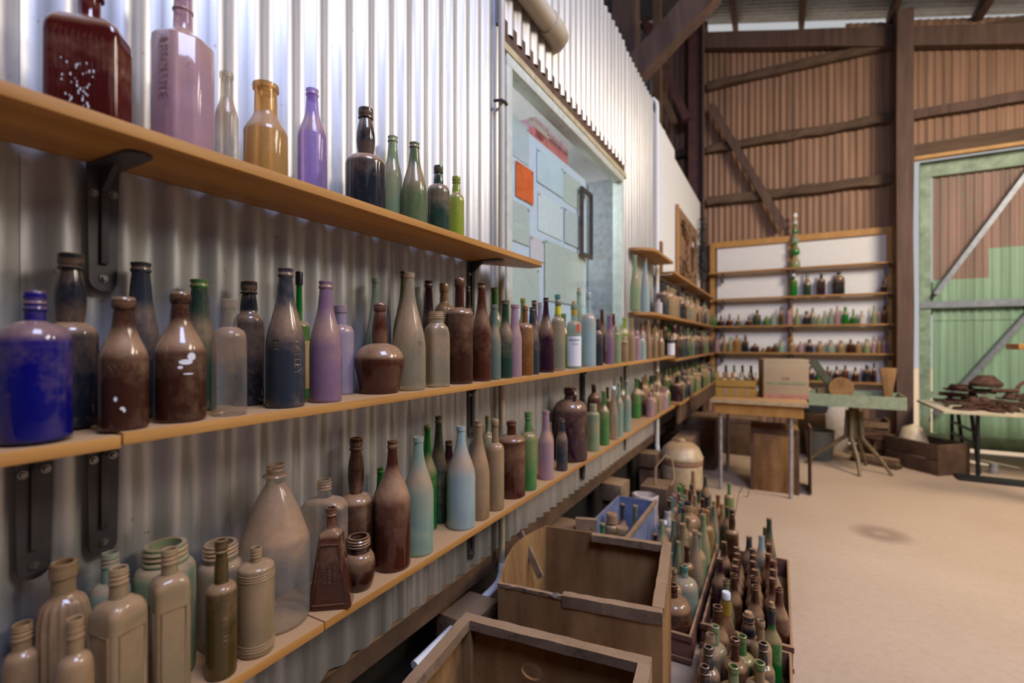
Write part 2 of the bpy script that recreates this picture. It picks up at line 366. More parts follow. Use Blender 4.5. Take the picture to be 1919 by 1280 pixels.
def bottle_profiles(R, H, shape, lw=None, hb=None, hs=None):
    p = list(SH[shape])
    if hb: p[0] = hb
    if hs: p[1] = hs
    HB, HS, style, rn, rt, hl, lip, bul = p
    if lw: k = lw/ (rt*1.18); rt *= k; rn = max(rn*k, rt) if rn*k < .95 else .95
    prof = [(0.0, .012), (.55, .012), (.80, .001), (.93, .0), (.985, .012), (1.0, .03)]
    prof += [(1.0, HB*.5), (1.0, HB)]
    blend = [1]*len(prof); n = 9
    for k in range(1, n+1):
        t = k/n
        if style == 'slope': g = .5*(1+math.cos(math.pi*t)); g = g*.75+(1-t)*.25
        elif style == 'round':
            g = math.sqrt(max(0, 1-t**2.2)) if t < .86 else math.sqrt(max(0, 1-.86**2.2))*((1-t)/.14)**1.6
        elif style == 'cone': g = (1-t)**.92*(1-.10*math.sin(math.pi*t)) + .10*math.sin(math.pi*t)
        else: g = math.sqrt(max(0, 1-t**1.7))
        prof.append((rn+(1-rn)*g, HB+(HS-HB)*t)); blend.append(g if g > .4 else g*.6)
    if style == 'onion':
        prof = [(0, .012), (.5, .012), (.74, 0), (.79, .012), (.86, HB*.4), (.95, HB*.7), (.99, HB*.86)] + prof[7:]; blend = [1]*7+blend[7:]
    if style == 'pot':
        prof = [(0, .012), (.5, .012), (.66, 0), (.72, .012), (.84, .10), (.95, .22), (1, .36), (.99, .46), (.95, .56), (.88, .63), (.78, .68), (rn, .70)]; blend = [1]*11+[0]
    m = 5
    for k in range(1, m+1):
        t = k/m; prof.append((rn+(rt-rn)*t + bul*math.sin(math.pi*t)*(1 if t < 1 else 0), HS+(hl-HS)*t)); blend.append(0)
    body = [(r*R, z*H) for r, z in prof]
    a = rt
    LP = {'crown': [(a, 0), (a*1.14, .15), (a*1.17, .32), (a*1.05, .46), (a*1.03, .62), (a*1.14, .78), (a*1.12, .95), (a*.98, 1)],
          'blob': [(a, 0), (a*1.16, .10), (a*1.22, .3), (a*1.22, .7), (a*1.12, .95), (a*1.0, 1)],
          'band': [(a, 0), (a*1.16, .08), (a*1.19, .5), (a*1.17, .93), (a*1.02, 1)],
          'ring2': [(a, 0), (a*1.24, .06), (a*1.24, .20), (a*1.05, .26), (a*1.18, .36), (a*1.25, .6), (a*1.2, .94), (a*1.0, 1)],
          'screw': [(a, 0), (a*1.12, .06), (a*1.12, .16), (a*1.0, .24), (a*1.0, .34), (a*1.1, .42), (a*1.0, .52), (a*1.0, .60), (a*1.1, .68), (a*1.0, .8), (a*1.03, .95), (a*.96, 1)],
          'flange': [(a*1.4, 0), (a*1.5, .08), (a*1.4, .18), (a*1.02, .22), (a*1.02, .5), (a*1.1, .58), (a*1.02, .66), (a*1.1, .92), (a*1.0, 1)]}[lip]
    lipp = [(r*R, (hl+(1-hl)*z)*H) for r, z in LP] + [(a*.78*R, .995*H), (a*.74*R, (hl-.03)*H)]
    return body, blend, lipp, (HB, HS, rn, rt, hl)
ALLB = []
MCACHE = {}
def bottle(name, label, cat, loc, R, H, shape, col, sec='round', rot=0.0, lw=None, hb=None, hs=None, parts=True, group=None,
           cap=None, lipcol=None, seg=28, lab=None, emb=None, neckband=None, dustlip=True):
    body, blend, lipp, info = bottle_profiles(R, H, shape, lw, hb, hs)
    mat = gm(col); lm = gm(lipcol) if lipcol else mat
    if sec in ('oct', 'rib'): seg = 40 if sec == 'oct' else 96
    fn = sec_fn(sec, blend, rot) if sec != 'round' else None
    if not parts:
        key = (shape, col, sec, round(R, 3), round(H, 3), cap is None)
        if key in MCACHE: o = link(name, MCACHE[key]); o.location = loc
        else:
            mb = MB(); mb.lathe(body+lipp[:-1], seg, sec=(lambda t, k: fn(t, min(k, len(blend)-1))) if fn else None); o = mb.build(name, mat, None, 50)
            if cap is None: MCACHE[key] = o.data
            o.location = loc
        tag(o, label, cat, group); root = o
    else:
        root = thing(name, label, cat, loc, 0, group)
        MB().lathe(body, seg, sec=fn, close=False).build('glass_body', mat, root, 28 if sec == 'oct' else 50)
        MB().lathe(lipp, seg, close=False).build('lip', lm, root, 45)
    HB, HS, rn, rt, hl = info
    face = math.atan2(CY-loc[1], CX-loc[0])
    if cap:
        cm, over = cap; rr = rt*R
        if over: MB().lathe([(0, H*(hl-.005)), (rr*1.28, H*(hl-.005)), (rr*1.3, H*(hl+.01)), (rr*1.3, H*1.0), (rr*1.15, H*1.012), (0, H*1.012)], 18).build('cap', cm, root, 40)
        else: MB().lathe([(0, H*.96), (rr*.76, H*.96), (rr*.8, H*1.03), (rr*.75, H*1.045), (0, H*1.045)], 14).build('stopper', cm, root, 40)
    if neckband:
        m, z0, z1 = neckband; k = [(r, z) for r, z in body if z0*H <= z <= z1*H]; rr = max([r for r, z in k] or [rt*R])*1.05
        MB().lathe([(rr*1.02, z0*H), (rr, z1*H)], 20, close=False).build('neck_label', m, root, 60)
    if lab:
        m, z0, z1, w = lab[:4]; patch('label', R, z0*H, z1*H, face-w+lab[4] if len(lab) > 4 else face-w, face+w+lab[4] if len(lab) > 4 else face+w, m, root)
    if emb:
        txt, size, zf, da, vert = emb; wrap_text('embossed_lettering', txt, size, R*.998, zf*H, face+da, mat, root, vert)
    ALLB.append((root, R, H)); return root
def shelf_place(x1, x2, ytop, row, sz, xf=0.170, xb=0.014):
    a1, a2 = math.atan((x1-PX0)/FPX), math.atan((x2-PX0)/FPX); ac = (a1+a2)/2; half = (a2-a1)/2; r = 0.035
    for _ in range(8):
        if row == 'f': xo = xf-r-0.004
        elif row == 'b': xo = xb+r+0.002
        else: xo = (xf+xb)/2
        D = (CX-xo)/(S_*math.cos(ac)-C_*math.sin(ac)); r = D*math.sin(half)
    px, py = CX+D*(-S_*math.cos(ac)+C_*math.sin(ac)), CY+D*(C_*math.cos(ac)+S_*math.sin(ac))
    Z = D*math.cos(ac); zt = CZ+(640-ytop)/FPX*Z
    return (px, py, sz), r, zt-sz
# ================================================================== THE SETTING
YB = 7.40                       # back wall plane
def roofz(x): return 5.86 - 0.285*x
struct(MB().box(-4, 9, -5, 9.5, -0.1, 0).build('floor', M_floor))
mw = lambda u, off, z: (off, u, z)
WT = 3.385; SILL = 1.24; WH = 2.44; WY0, WY1 = 1.635, 3.27
corrugated('wall_left', -1.26, 0.263, 0.50, WT, mw, M_wall)
corrugated('wall_left', 0.258, 1.0, 0.50, WT, lambda u, off, z: (off+.0015, u, z), M_wall)
corrugated('wall_left', 0.998, WY0-0.02, 0.50, WT, lambda u, off, z: (off-.001, u, z), M_wall)
corrugated('wall_left', WY0-0.06, WY1+0.03, WH+0.082, WT, lambda u, off, z: (off+.012, u, z), M_wall)
corrugated('wall_left', WY0-0.02, WY1+0.03, 0.50, SILL-0.03, mw, M_wall)
corrugated('wall_left', WY1+0.03, 4.20, 0.50, WT, mw, M_wall)
corrugated('wall_left', 4.20, 7.08, 0.50, 1.88, lambda u, off, z: (off-.02, u, z), M_grey)  # grey iron chosen to stand in for shade behind the bottles
mb = MB(); mb.box(-.03, .002, 4.20, 5.2, 1.88, 3.30); mb.box(-.03, .0, 5.2, 7.08, 1.88, 3.22); struct(mb.build('wall_left', M_white))
struct(MB().box(-.006, .012, 4.62, 4.68, 1.93, 3.29).build('trim_1', M_white))
# bearer, near-black board standing in for shade, and office behind the partition
struct(MB().beam((-.028, -1.2, .463), (-.028, 7.05, .463), .06, .06, div=24, jit=.003).build('trim_2', M_oldwood))
struct(MB().box(-2.3, -.05, -1.2, 7.0, .40, .47).build('floor_office', M_shade))
struct(MB().box(-.16, -.13, -1.2, 7.0, 0, .40).build('shade_board', M_shade))  # board added only to blacken the gap, as shade would
mb = MB(); mb.box(-2.3, -2.2, .9, 4.1, .47, 3.0); mb.box(-2.2, -.05, .9, .95, .47, 3.0); mb.box(-2.2, -.05, 4.05, 4.1, .47, 3.0)
struct(mb.build('wall_office', M_white)); struct(MB().box(-2.3, -.05, .9, 4.1, 2.9, 3.0).build('ceiling_office', M_white))
struct(MB().box(-2.2, -.12, .95, 4.05, .471, .48).build('floor_office', M_white))
# the window in the partition
mb = MB(); t = .045
mb.box(-.05, .018, WY0, WY1, WH-t, WH); mb.box(-.05, .018, WY0, WY1, SILL, SILL+t); mb.box(-.05, .018, WY0, WY0+t, SILL+t, WH-t); mb.box(-.05, .018, WY1-t, WY1, SILL+t, WH-t)
M_wframe = plain('window_frame_paint', (0.50, 0.52, 0.44), 0.5, var=0.12)
w1 = struct(mb.build('window_1', M_wframe, None, None, .003))
mg, nt, b, o = new_mat('window_glass'); tr = N(nt, 'ShaderNodeBsdfTransparent'); tr.inputs[0].default_value = (.93, .97, .96, 1); gl = N(nt, 'ShaderNodeBsdfGlossy'); gl.inputs['Roughness'].default_value = .03
ms = N(nt, 'ShaderNodeMixShader'); ms.inputs[0].default_value = .07; L(nt, tr.outputs[0], ms.inputs[1]); L(nt, gl.outputs[0], ms.inputs[2]); L(nt, ms.outputs[0], o.inputs[0])
MB().box(-.012, -.008, WY0+t, WY1-t, SILL+t, WH-t).build('pane', mg, w1)
struct(MB().box(.0, .022, WY0-.03, WY1+.05, WH, WH+.028).build('trim_3', plain('yellowed_trim', (.46, .38, .22), .6)))
struct(MB().box(-.02, .010, WY0-.02, WY1+.04, WH+.028, WH+.13).build('trim_4', M_oldwood))  # timber strip left bare; its dark colour stands in for the overhang's shadow
# back wall of rusty iron, the big door beside it
DX0, DH = 2.36, 3.50
mbk = lambda u, off, z: (u, YB-off, z)
for x0, x1 in ((-3.6, -2.1), (-2.1, -.6), (-.6, .16), (.155, .92), (.915, 1.68), (1.675, 2.33)):
    corrugated('wall_back', x0, x1, 0.02, 5, mbk, M_grey if x1 <= -.5 else M_rust, z1f=lambda u: roofz(u)+(.08 if u < .06 else -.20 if u < 1.0 else -.12 if u < 1.7 else -.02), n=6)
corrugated('wall_back', 2.33, 5.6, DH, 5, mbk, M_rust, z1f=lambda u: roofz(u)-.0, n=6)
# roof
def roof_map(u, off, y): return (u, y, 0)
cnt = 0
vs = []; fs = []
nx = int(10.2/.0762*5); xs = [-4.0+10.2*k/nx for k in range(nx+1)]
# corrugations of the roof run down the slope (along x), so the wave is across y
ny = int((YB+.15+4.2)/.0762*5); ys = [-4.2+(YB+.15+4.2)*k/ny for k in range(ny+1)]
for y in ys:
    w = .009*math.cos(2*math.pi*y/.0762)
    for x in (-4.0, 5.6): vs.append((x, y, roofz(x)+.10+w))
fs = [(2*k, 2*k+1, 2*k+3, 2*k+2) for k in range(ny)]
struct(MB().add(vs, fs).build('ceiling', M_roof, None, 60))
def beam_thing(name, label, a, b, w, h, mat, cat='beam', up=(0,0,1), div=8, jit=.006, group=None):
    c = (Vector(a)+Vector(b))/2; a2, b2 = Vector(a)-c, Vector(b)-c
    o = MB().beam(a2, b2, w, h, up, div, jit).build(name, mat); o.location = c
    if name.startswith('trim') or name == 'ceiling': return struct(o)
    return tag(o, label, cat, group)
for k, x in enumerate((-2.6, -1.6, -.55, .42, 1.22, 2.16, 2.95, 3.75, 4.6)):
    nm = {3: 'meeting the back wall above the light gap at the red post', 4: 'second along the light gap above the back wall', 5: 'running over the tall timber post by the door', 6: 'running over the top of the big green door'}.get(k)
    beam_thing('roof_purlin', f'dark roof timber {nm}' if nm else 'dark roof timber running under the grey roof iron', (x, -4, roofz(x)+.02), (x, YB+.1, roofz(x)+.02), .07, .13, M_post, 'roof beam', group='roof timbers')
# unseen sides of the shed, closed in iron
struct(MB().box(5.6, 5.65, -4.2, YB, 0, 3.75).build('wall_right', M_grey))
struct(MB().box(-4, 5.6, -4.25, -4.2, 0, 7.0).build('wall_rear', M_grey))
struct(MB().box(-4.05, -4, -4.2, YB, 0, 7.1).build('wall_outer_left', M_grey))
# wall top beam, posts, rails, braces
beam_thing('wall_plate', 'heavy dark sloping beam along the top of the rusty back wall', (-.05, YB-.09, 5.60), (4.2, YB-.09, 4.40), .10, .22, M_post)
beam_thing('timber_post', 'tall square timber post between the bottle shelving and the green door', (2.235, YB-.26, 0), (2.235, YB-.26, roofz(2.2)-.07), .155, .15, M_post, 'post', div=6)
M_redpost = plain('red_oxide_post', (0.085, 0.034, 0.030), .6, var=.3, scale=8)
pr = thing('steel_post', 'tall dark red post in the corner where partition meets rusty wall', 'post', (-.06, 7.175, 0))
MB().box(-.09, .09, -.012, .012, .012, 5.8).build('web', M_redpost, pr); 
mb = MB(); mb.box(-.10, -.085, -.075, .075, .0, 5.8); mb.build('flange', M_redpost, pr); MB().box(.085, .10, -.075, .075, .0, 5.8).build('flange', M_post, pr)
rails = [(4.93, .05, 2.16, 'uppermost'), (4.03, .05, 2.16, 'second from the top'), (3.285, .05, 2.16, 'lowest, above the white shelf backing')]
for z, x0, x1, nm in rails:
    beam_thing('wall_rail', f'rough bush-timber rail across the rusty iron bay, {nm}', (x0, YB-.06, z+.01), (x1, YB-.06, z-.01), .085, .11, M_rail, 'rail', div=14, jit=.012, group='rails on the rusty wall')
beam_thing('wall_rail', 'rough timber rail right of the post, high under the roof beam', (2.32, YB-.06, 4.87), (3.5, YB-.06, 4.80), .08, .11, M_rail, 'rail', div=8, jit=.01, group='rails on the rusty wall')
beam_thing('wall_rail', 'dark timber rail right of the post, midway above the door', (2.32, YB-.06, 4.0), (4.6, YB-.06, 3.98), .08, .11, M_post, 'rail', div=8, jit=.01, group='rails on the rusty wall')
beam_thing('wall_rail', 'dark rail on the grey iron behind the red post', (-3.2, YB-.06, 4.05), (-.2, YB-.06, 4.05), .08, .11, M_post, 'rail', div=8, jit=.01, group='rails on the rusty wall')
beam_thing('diagonal_brace', 'long timber brace slanting down across the rusty wall to the shelving', on_y(1330, 196, YB-.14), on_y(1470, 428, YB-.14), .10, .045, M_post, 'brace', up=(0,1,0))
beam_thing('timber_post', 'wide dark post rising behind the white partition, left of a thin tan post', (-.45, 5.0, .48), (-.45, 5.0, roofz(-.45)), .24, .2, M_post, 'post', div=5)
beam_thing('timber_post', 'slim tan post rising behind the partition top', (-.26, 5.6, .48), (-.26, 5.6, roofz(-.26)), .09, .09, M_rail, 'post', div=6)
beam_thing('roof_strut', 'thick brown beam slanting up past the post behind the partition top', on_y(1175, 150, 4.6), on_y(1335, -20, 4.6), .16, .24, M_post, 'brace')
beam_thing('roof_strut', 'thin reddish strut slanting down to the red corner post', (-.75, 7.0, 5.95), (-.17, 7.05, 4.4), .1, .1, M_redpost, 'brace')
beam_thing('roof_strut', 'thin brown strut leaning just left of the reddish strut', (-.95, 6.8, 6.0), (-.3, 6.85, 4.3), .09, .09, M_rail, 'brace')
# big sliding door: frame, braces, patched sheets; daylight shows past its edges
M_doorg = corr_mat('door_green', (0.25, 0.39, 0.26), (0.28, 0.40, 0.22), rust=(.26, .15, .10), metal=0.0, rough=.6, streak=.1, amt=.66)
M_doorr = corr_mat('door_red', (0.29, 0.145, 0.12), (0.25, 0.25, 0.16), rust=(.14, .22, .12), metal=0.0, rough=.6, streak=.25, amt=.52)
M_dframe = plain('door_frame_paint', (0.22, 0.30, 0.20), .55, var=.35, scale=9)
M_dsteel = plain('door_brace_steel', (0.21, 0.23, 0.25), .45, .3, var=.2)
DY = YB+.10
struct(MB().beam((2.33, YB-.02, DH+.07), (5.6, YB-.02, DH+.07), .10, .17, div=6, jit=.006).build('trim_5', M_rail))
struct(MB().box(2.32, 5.6, YB-.11, YB-.03, DH-.045, DH-.005).build('trim_6', M_frame))
dr = struct(MB().box(2.45, 2.55, DY-.03, DY+.03, .05, DH-.035).build('door_1', M_dframe))
def dpart(nm, mb, mat): return mb.build(nm, mat, dr)
dpart('top_rail', MB().box(2.55, 5.5, DY-.03, DY+.03, DH-.22, DH-.035), M_dframe)
dpart('mid_rail', MB().box(2.45, 5.5, DY-.055, DY-.03, 1.70, 1.78), M_dsteel)
dpart('bottom_rail', MB().box(2.55, 5.5, DY-.03, DY+.03, .05, .2), M_dframe)
dpart('low_rail', MB().box(2.55, 5.5, DY-.03, DY+.0, .62, .70), M_dframe)
p0, p1 = on_y(1752, 552, DY-.06), on_y(1919, 330, DY-.06); d = p1-p0
dpart('brace', MB().beam(p0, p0+d*1.9, .05, .11, up=(0,1,0)), M_dsteel)
p0, p1 = on_y(1812, 712, DY-.06), on_y(1919, 595, DY-.06); d = p1-p0
dpart('brace', MB().beam(p0-d*.6, p0+d*2.2, .05, .11, up=(0,1,0)), M_dsteel)
xg = on_y(1749, 600, DY).x
def dsheet(nm, x0, x1, z0, z1, mat, off=0.035):
    c = corrugated(nm, x0, x1, z0, z1, lambda u, o, z: (u, DY+off-o, z), mat, n=6); c.parent = dr; del c['kind']; return c
dsheet('red_sheet', xg, 3.10, 2.02, DH-.205, M_doorr); dsheet('red_sheet', 3.10, 5.5, 2.36, DH-.2, M_doorr)
dsheet('green_sheet', xg, 3.10, 1.55, 2.04, M_doorg, .03); dsheet('green_sheet', 3.08, 5.5, 1.55, 2.38, M_doorg, .03)
dsheet('green_sheet', xg, 5.5, .1, 1.60, M_doorg, .04); dsheet('green_sheet', 2.5, xg+.03, 1.62, 2.02, M_doorg, .05)
# bright dry ground outside, past the door gaps
struct(MB().box(-6, 12, 9.5, 30, -.1, -.01).build('ground', plain('dry_ground', (.5, .36, .24), .9)))
# ================================================================== SHELVES, BRACKETS, PIPES
SZ1, SZ2, SZ3 = CZ+.2955, CZ-.1235, CZ-.549
def board(name, label, pts, z, th, mat, group=None):
    """a plank given by its outline (x, y), top at z"""
    c = Vector((sum(p[0] for p in pts)/len(pts), sum(p[1] for p in pts)/len(pts), z-th)); n = len(pts)
    vs = [(p[0]-c.x, p[1]-c.y, 0) for p in pts]+[(p[0]-c.x, p[1]-c.y, th) for p in pts]
    fs = [tuple(range(n))[::-1], tuple(range(n, 2*n))]+[(k, (k+1) % n, n+(k+1) % n, n+k) for k in range(n)]
    o = MB().add(vs, fs).build(name, mat, None, None, .0015); o.location = c; return tag(o, label, 'shelf', group)
def rect(x0, x1, y0, y1): return [(x0, y0), (x1, y0), (x1, y1), (x0, y1)]
XF1 = CX-.7645; XF = CX-.777; XB = .0095
board('wall_shelf', 'orange pine top shelf on the iron wall, notched end reaching over the window', [(XB, -.7), (XF1, -.7), (XF1, 1.60), (XF1-.012, 1.625), (XF1-.06, 1.632), (.085, 1.58), (.045, 1.50), (XB, 1.46)], SZ1, .0175, M_shelf)
board('wall_shelf', 'short left plank of the middle shelf under the blue jar', rect(XB, XF, -.7, .309), SZ2-.0035, .0175, M_shelf)
board('wall_shelf', 'long right plank of the middle shelf below the window', rect(XB, XF, .311, 4.30), SZ2, .0175, M_shelf)
board('wall_shelf', 'near plank of the lowest shelf under the dusty pale jars', rect(XB, XF, -.7, .640), SZ3-.001, .0175, M_shelf)
board('wall_shelf', 'long plank of the lowest shelf above the wooden crates', rect(XB, XF, .642, 4.30), SZ3, .0175, M_shelf)
def bracket(y, zt, label, x0=.0092, arm=.13, leg=.20):
    r = thing('shelf_bracket', label, 'bracket', (0, y, zt), 0, 'grey steel shelf brackets')
    w = .021; vs = []; n = 8
    out = [(-w, 0), (w, 0), (w*.86, -leg+.02)]+[(w*.86*math.cos(t), -leg+.02-w*.86*math.sin(t)) for t in [math.pi*k/n for k in range(1, n)]]+[(-w*.86, -leg+.02)]
    m = len(out); vs = [(x0, p[0], p[1]) for p in out]+[(x0+.0035, p[0], p[1]) for p in out]
    MB().add(vs, [tuple(range(m))[::-1], tuple(range(m, 2*m))]+[(k, (k+1) % m, m+(k+1) % m, m+k) for k in range(m)])  .build('leg', M_steel, r)
    leg_ = [c for c in bpy.data.objects if c.parent == r][0]
    MB().beam((x0+.006, 0, -.006), (x0+.006, 0, -leg+.045), .010, .007, up=(1,0,0)).build('rib', M_steel, r, None, .001)
    out = [(x0, -w), (x0+arm-.018, -w*.86)]+[(x0+arm-.018+w*.86*math.sin(t), -w*.86*math.cos(t)) for t in [math.pi*k/n for k in range(1, n)]]+[(x0+arm-.018, w*.86), (x0, w)]
    m = len(out); vs = [(p[0], p[1], -.0045) for p in out]+[(p[0], p[1], -.0008) for p in out]
    MB().add(vs, [tuple(range(m))[::-1], tuple(range(m, 2*m))]+[(k, (k+1) % m, m+(k+1) % m, m+k) for k in range(m)]).build('arm', M_steel, r)
    MB().add([(x0+.003, -.004, -.045), (x0+.003, .004, -.045), (x0+.05, -.004, -.0045), (x0+.05, .004, -.0045), (x0+.003, -.004, -.0045), (x0+.003, .004, -.0045)], [(0,2,4), (1,5,3), (0,1,3,2), (0,4,5,1), (2,3,5,4)]).build('gusset', M_steel, r)
    for yy, zz in ((-.0125, -.045), (.0125, -.042), (0, -leg+.022)):
        k = MB(); k.lathe([(.0065, 0), (.0062, .002), (.004, .002), (.004, .005), (.0032, .006), (0, .006)], 6 if zz < -.1 else 12)
        b_ = k.build('bolt', M_bolt, leg_, 40); b_.rotation_euler = (0, math.pi/2, 0); b_.location = (x0+.0035, yy, zz)
    return r
T = .0175
bracket(.349, SZ1-T, 'grey steel bracket under the top shelf below the pink bottle')
bracket(1.394, SZ1-T, 'grey steel bracket near the notched end of the top shelf')
bracket(.268, SZ2-.0035-T, 'grey steel bracket under the middle shelf, below the blue jar')
bracket(.349, SZ2-T, 'grey steel bracket just right of the plank joint in the middle shelf')
bracket(1.394, SZ2-T, 'grey steel bracket under the middle shelf beside the window-side pipe')
bracket(2.5, SZ2-T, 'dark bracket under the middle shelf behind the big brown demijohn')
bracket(3.31, SZ2-T, 'dark bracket under the middle shelf towards its far end')
bracket(1.394, SZ3-T, 'dark bracket under the lowest shelf above the open crates')
bracket(2.5, SZ3-T, 'dark bracket under the lowest shelf above the blue tray')
bracket(3.31, SZ3-T, 'dark bracket under the lowest shelf by the second stump')
# conduit beside the window
r = thing('conduit_pipe', 'dusty cream conduit pipe beside the window, bending under the wall', 'pipe', (.028, 1.575, 0))
MB().tube([(0, 0, .44), (0, 0, 3.6)], .0125, 12).build('pipe', M_pvc, r, 50)
MB().tube([(0, 0, .46), (0, -.003, .42), (0, -.02, .395), (0, -.06, .385), (0, -.5, .36)], .0135, 12).build('elbow', M_white, r, 50)
for z in (2.21, 2.9): MB().tube([(-.018, -.028, z), (.012, -.018, z), (.016, 0, z), (.012, .018, z), (-.018, .028, z)], .006, 8).build('clamp', M_steel, r, 50)
r = thing('conduit_pipe', 'white pipe running up the far end of the wall, hooking over its top', 'pipe', (.03, 4.235, 0))
MB().tube([(0, 0, .35), (0, 0, 3.33), (-.005, 0, 3.37), (-.03, 0, 3.405), (-.09, 0, 3.415), (-.3, 0, 3.415)], .019, 12).build('pipe', M_white, r, 50)
MB().tube([(0, 0, .40), (.003, 0, .36), (.015, 0, .335), (.03, 0, .33)], .021, 12).build('elbow', M_white, r, 50)
r = thing('duct_cover', 'cream plastic pipe-cover duct on the wall above the window', 'duct', (0, 0, 0))
pe = on_x(1047, 75, .05)
MB().tube([(.055, 1.62, pe.z+.005), (.055, pe.y-.12, pe.z+.005)], .046, 16).build('duct', M_pvc, r, 50)
MB().tube([(.055, pe.y-.14, pe.z+.005), (.055, pe.y-.05, pe.z+.005), (.048, pe.y-.012, pe.z+.005), (.03, pe.y+.005, pe.z+.005), (-.01, pe.y+.01, pe.z+.005)], .053, 16).build('elbow', M_pvc, r, 50)
# ---- far run of shelves on the left wall
def rounded_start(y0, y1, xf, xb=.012): return [(xb, y0), (xb+.04, y0-.0), (xb+.10, y0+.03), (xf-.02, y0+.09), (xf, y0+.16), (xf, y1), (xb, y1)]
FX = .175; SA, SB, SCz, SD, SE = 1.975, 1.905, 1.512, 1.150, .762
board('wall_shelf', 'short round-ended top shelf just beyond the window', rounded_start(3.42, 4.19, FX), SA, .022, M_shelf2)
board('wall_shelf', 'top shelf running along the far white wall to the corner', rect(.012, FX, 4.27, 7.19), SB, .022, M_shelf2)
board('wall_shelf', 'round-ended shelf of dusty bottles beyond the window, second from top', rounded_start(3.42, 7.19, FX), SCz, .022, M_shelf2)
board('wall_shelf', 'far shelf of dark green bottles continuing the middle shelf', rect(.0, FX, 4.33, 7.19), SD, .022, M_shelf2)
board('wall_shelf', 'lowest far shelf of green bottles with a deep dark fascia', rect(.0, FX+.03, 4.36, 7.19), SE, .022, M_shelf2)
beam_thing('shelf_fascia', 'wide dark board below the lowest far shelf', (.17, 4.42, SE-.11), (.17, 7.17, SE-.11), .02, .17, M_oldwood, 'board', jit=.002)
for k, (y, z) in enumerate(((4.28, SB), (5.1, SB), (6.2, SB))):
    r = thing('shelf_bracket', ['white bracket at the near end of the far top shelf', 'white bracket midway under the far top shelf', 'white bracket under the far top shelf near the corner'][k], 'bracket', (.0, y, z-.022), 0, 'white brackets of the far top shelf')
    MB().box(.004, .15, -.015, .015, -.006, -.001).build('arm', M_white, r); MB().box(.004, .010, -.015, .015, -.20, -.006).build('leg', M_white, r)
# ---- shelving unit on the back wall
u0, u1, YF = .19, 2.125, 7.20
un = thing('wall_shelf_unit', 'pine shelving unit with white backing across the rusty wall', 'shelving', (0, YB-.03, 0))
MB().box(u0, u1, -.012, -.0005, .62, 2.66).build('back_panel', M_white, un)
fy0, fy1 = YF-(YB-.03), -.0125
MB().box(.10, u1+.05, -.05, -.013, 2.62, 2.70).build('top_rail', M_frame, un)
MB().box(.10, .17, -.05, -.013, .62, 2.62).build('side_rail', M_frame, un); MB().box(u1-.02, u1+.05, -.05, -.013, .62, 2.62).build('side_rail', M_frame, un)
MB().box(1.06, 1.12, -.05, -.013, .62, 2.62).build('mid_rail', M_frame, un)
BZ = [2.262, 1.892, 1.516, 1.157, .800]
for z in BZ: MB().box(.18 if z < 2.2 else .10, u1+.05, fy0, -.0505, z-.022, z).build('shelf', M_shelf2, un)
for z in BZ: 
    for x in (.27, 1.09, u1-.03): MB().box(x-.012, x+.012, fy0+.03, -.0505, z-.15, z-.023).build('bracket', M_steel, un)
# ================================================================== BOTTLES ON THE NEAR WALL SHELVES
# (x1, x2, top, row, shape, colour, label, options)
g1, g2, g3 = 'bottles on the top shelf', 'bottles on the middle shelf', 'bottles on the lowest wall shelf'
FL = lambda a=0: dict(sec='flat', rot=a)
T1 = [
 (280,402,-28,'m','wine','pink','large pink eight-sided bottle with embossed panels on the top shelf',dict(sec='oct',rot=.12,lw=.33,hb=.645,hs=.735,neckring=True,emb=('ABSOLUTE',.020,.46,-.62,True),emb2=True)),
 (402,447,137,'m','milk','clear','small clear bottle between the pink and amber bottles, top shelf',dict(lw=.6)),
 (455,540,160,'m','milk','amber','squat amber wide-necked jar on the top shelf',dict(lw=.60,hb=.50,hs=.72)),
 (557,613,168,'m','champ','purple','clear violet slim bottle on the top shelf',dict(lw=.46,hb=.55,hs=.80)),
 (647,723,204,'m','bulb','black','black bulb-necked bottle with dust on its shoulders, top shelf',dict(lw=.36,hb=.46,hs=.56)),
 (718,754,256,'b','beer','palegreen','pale green slender bottle right behind the black bulb-necked one',dict(lw=.55)),
 (753,800,268,'m','champ','olive','olive sloping-shouldered bottle, middle of the green ones on top shelf',dict(lw=.42)),
 (800,843,311,'m','ale','darkgreen','short dark green bottle with ringed lip on the top shelf',dict(lw=.4)),
 (840,870,331,'m','ale','yellowgreen','last small yellow-green bottle at the right of the top shelf',dict(lw=.5))]
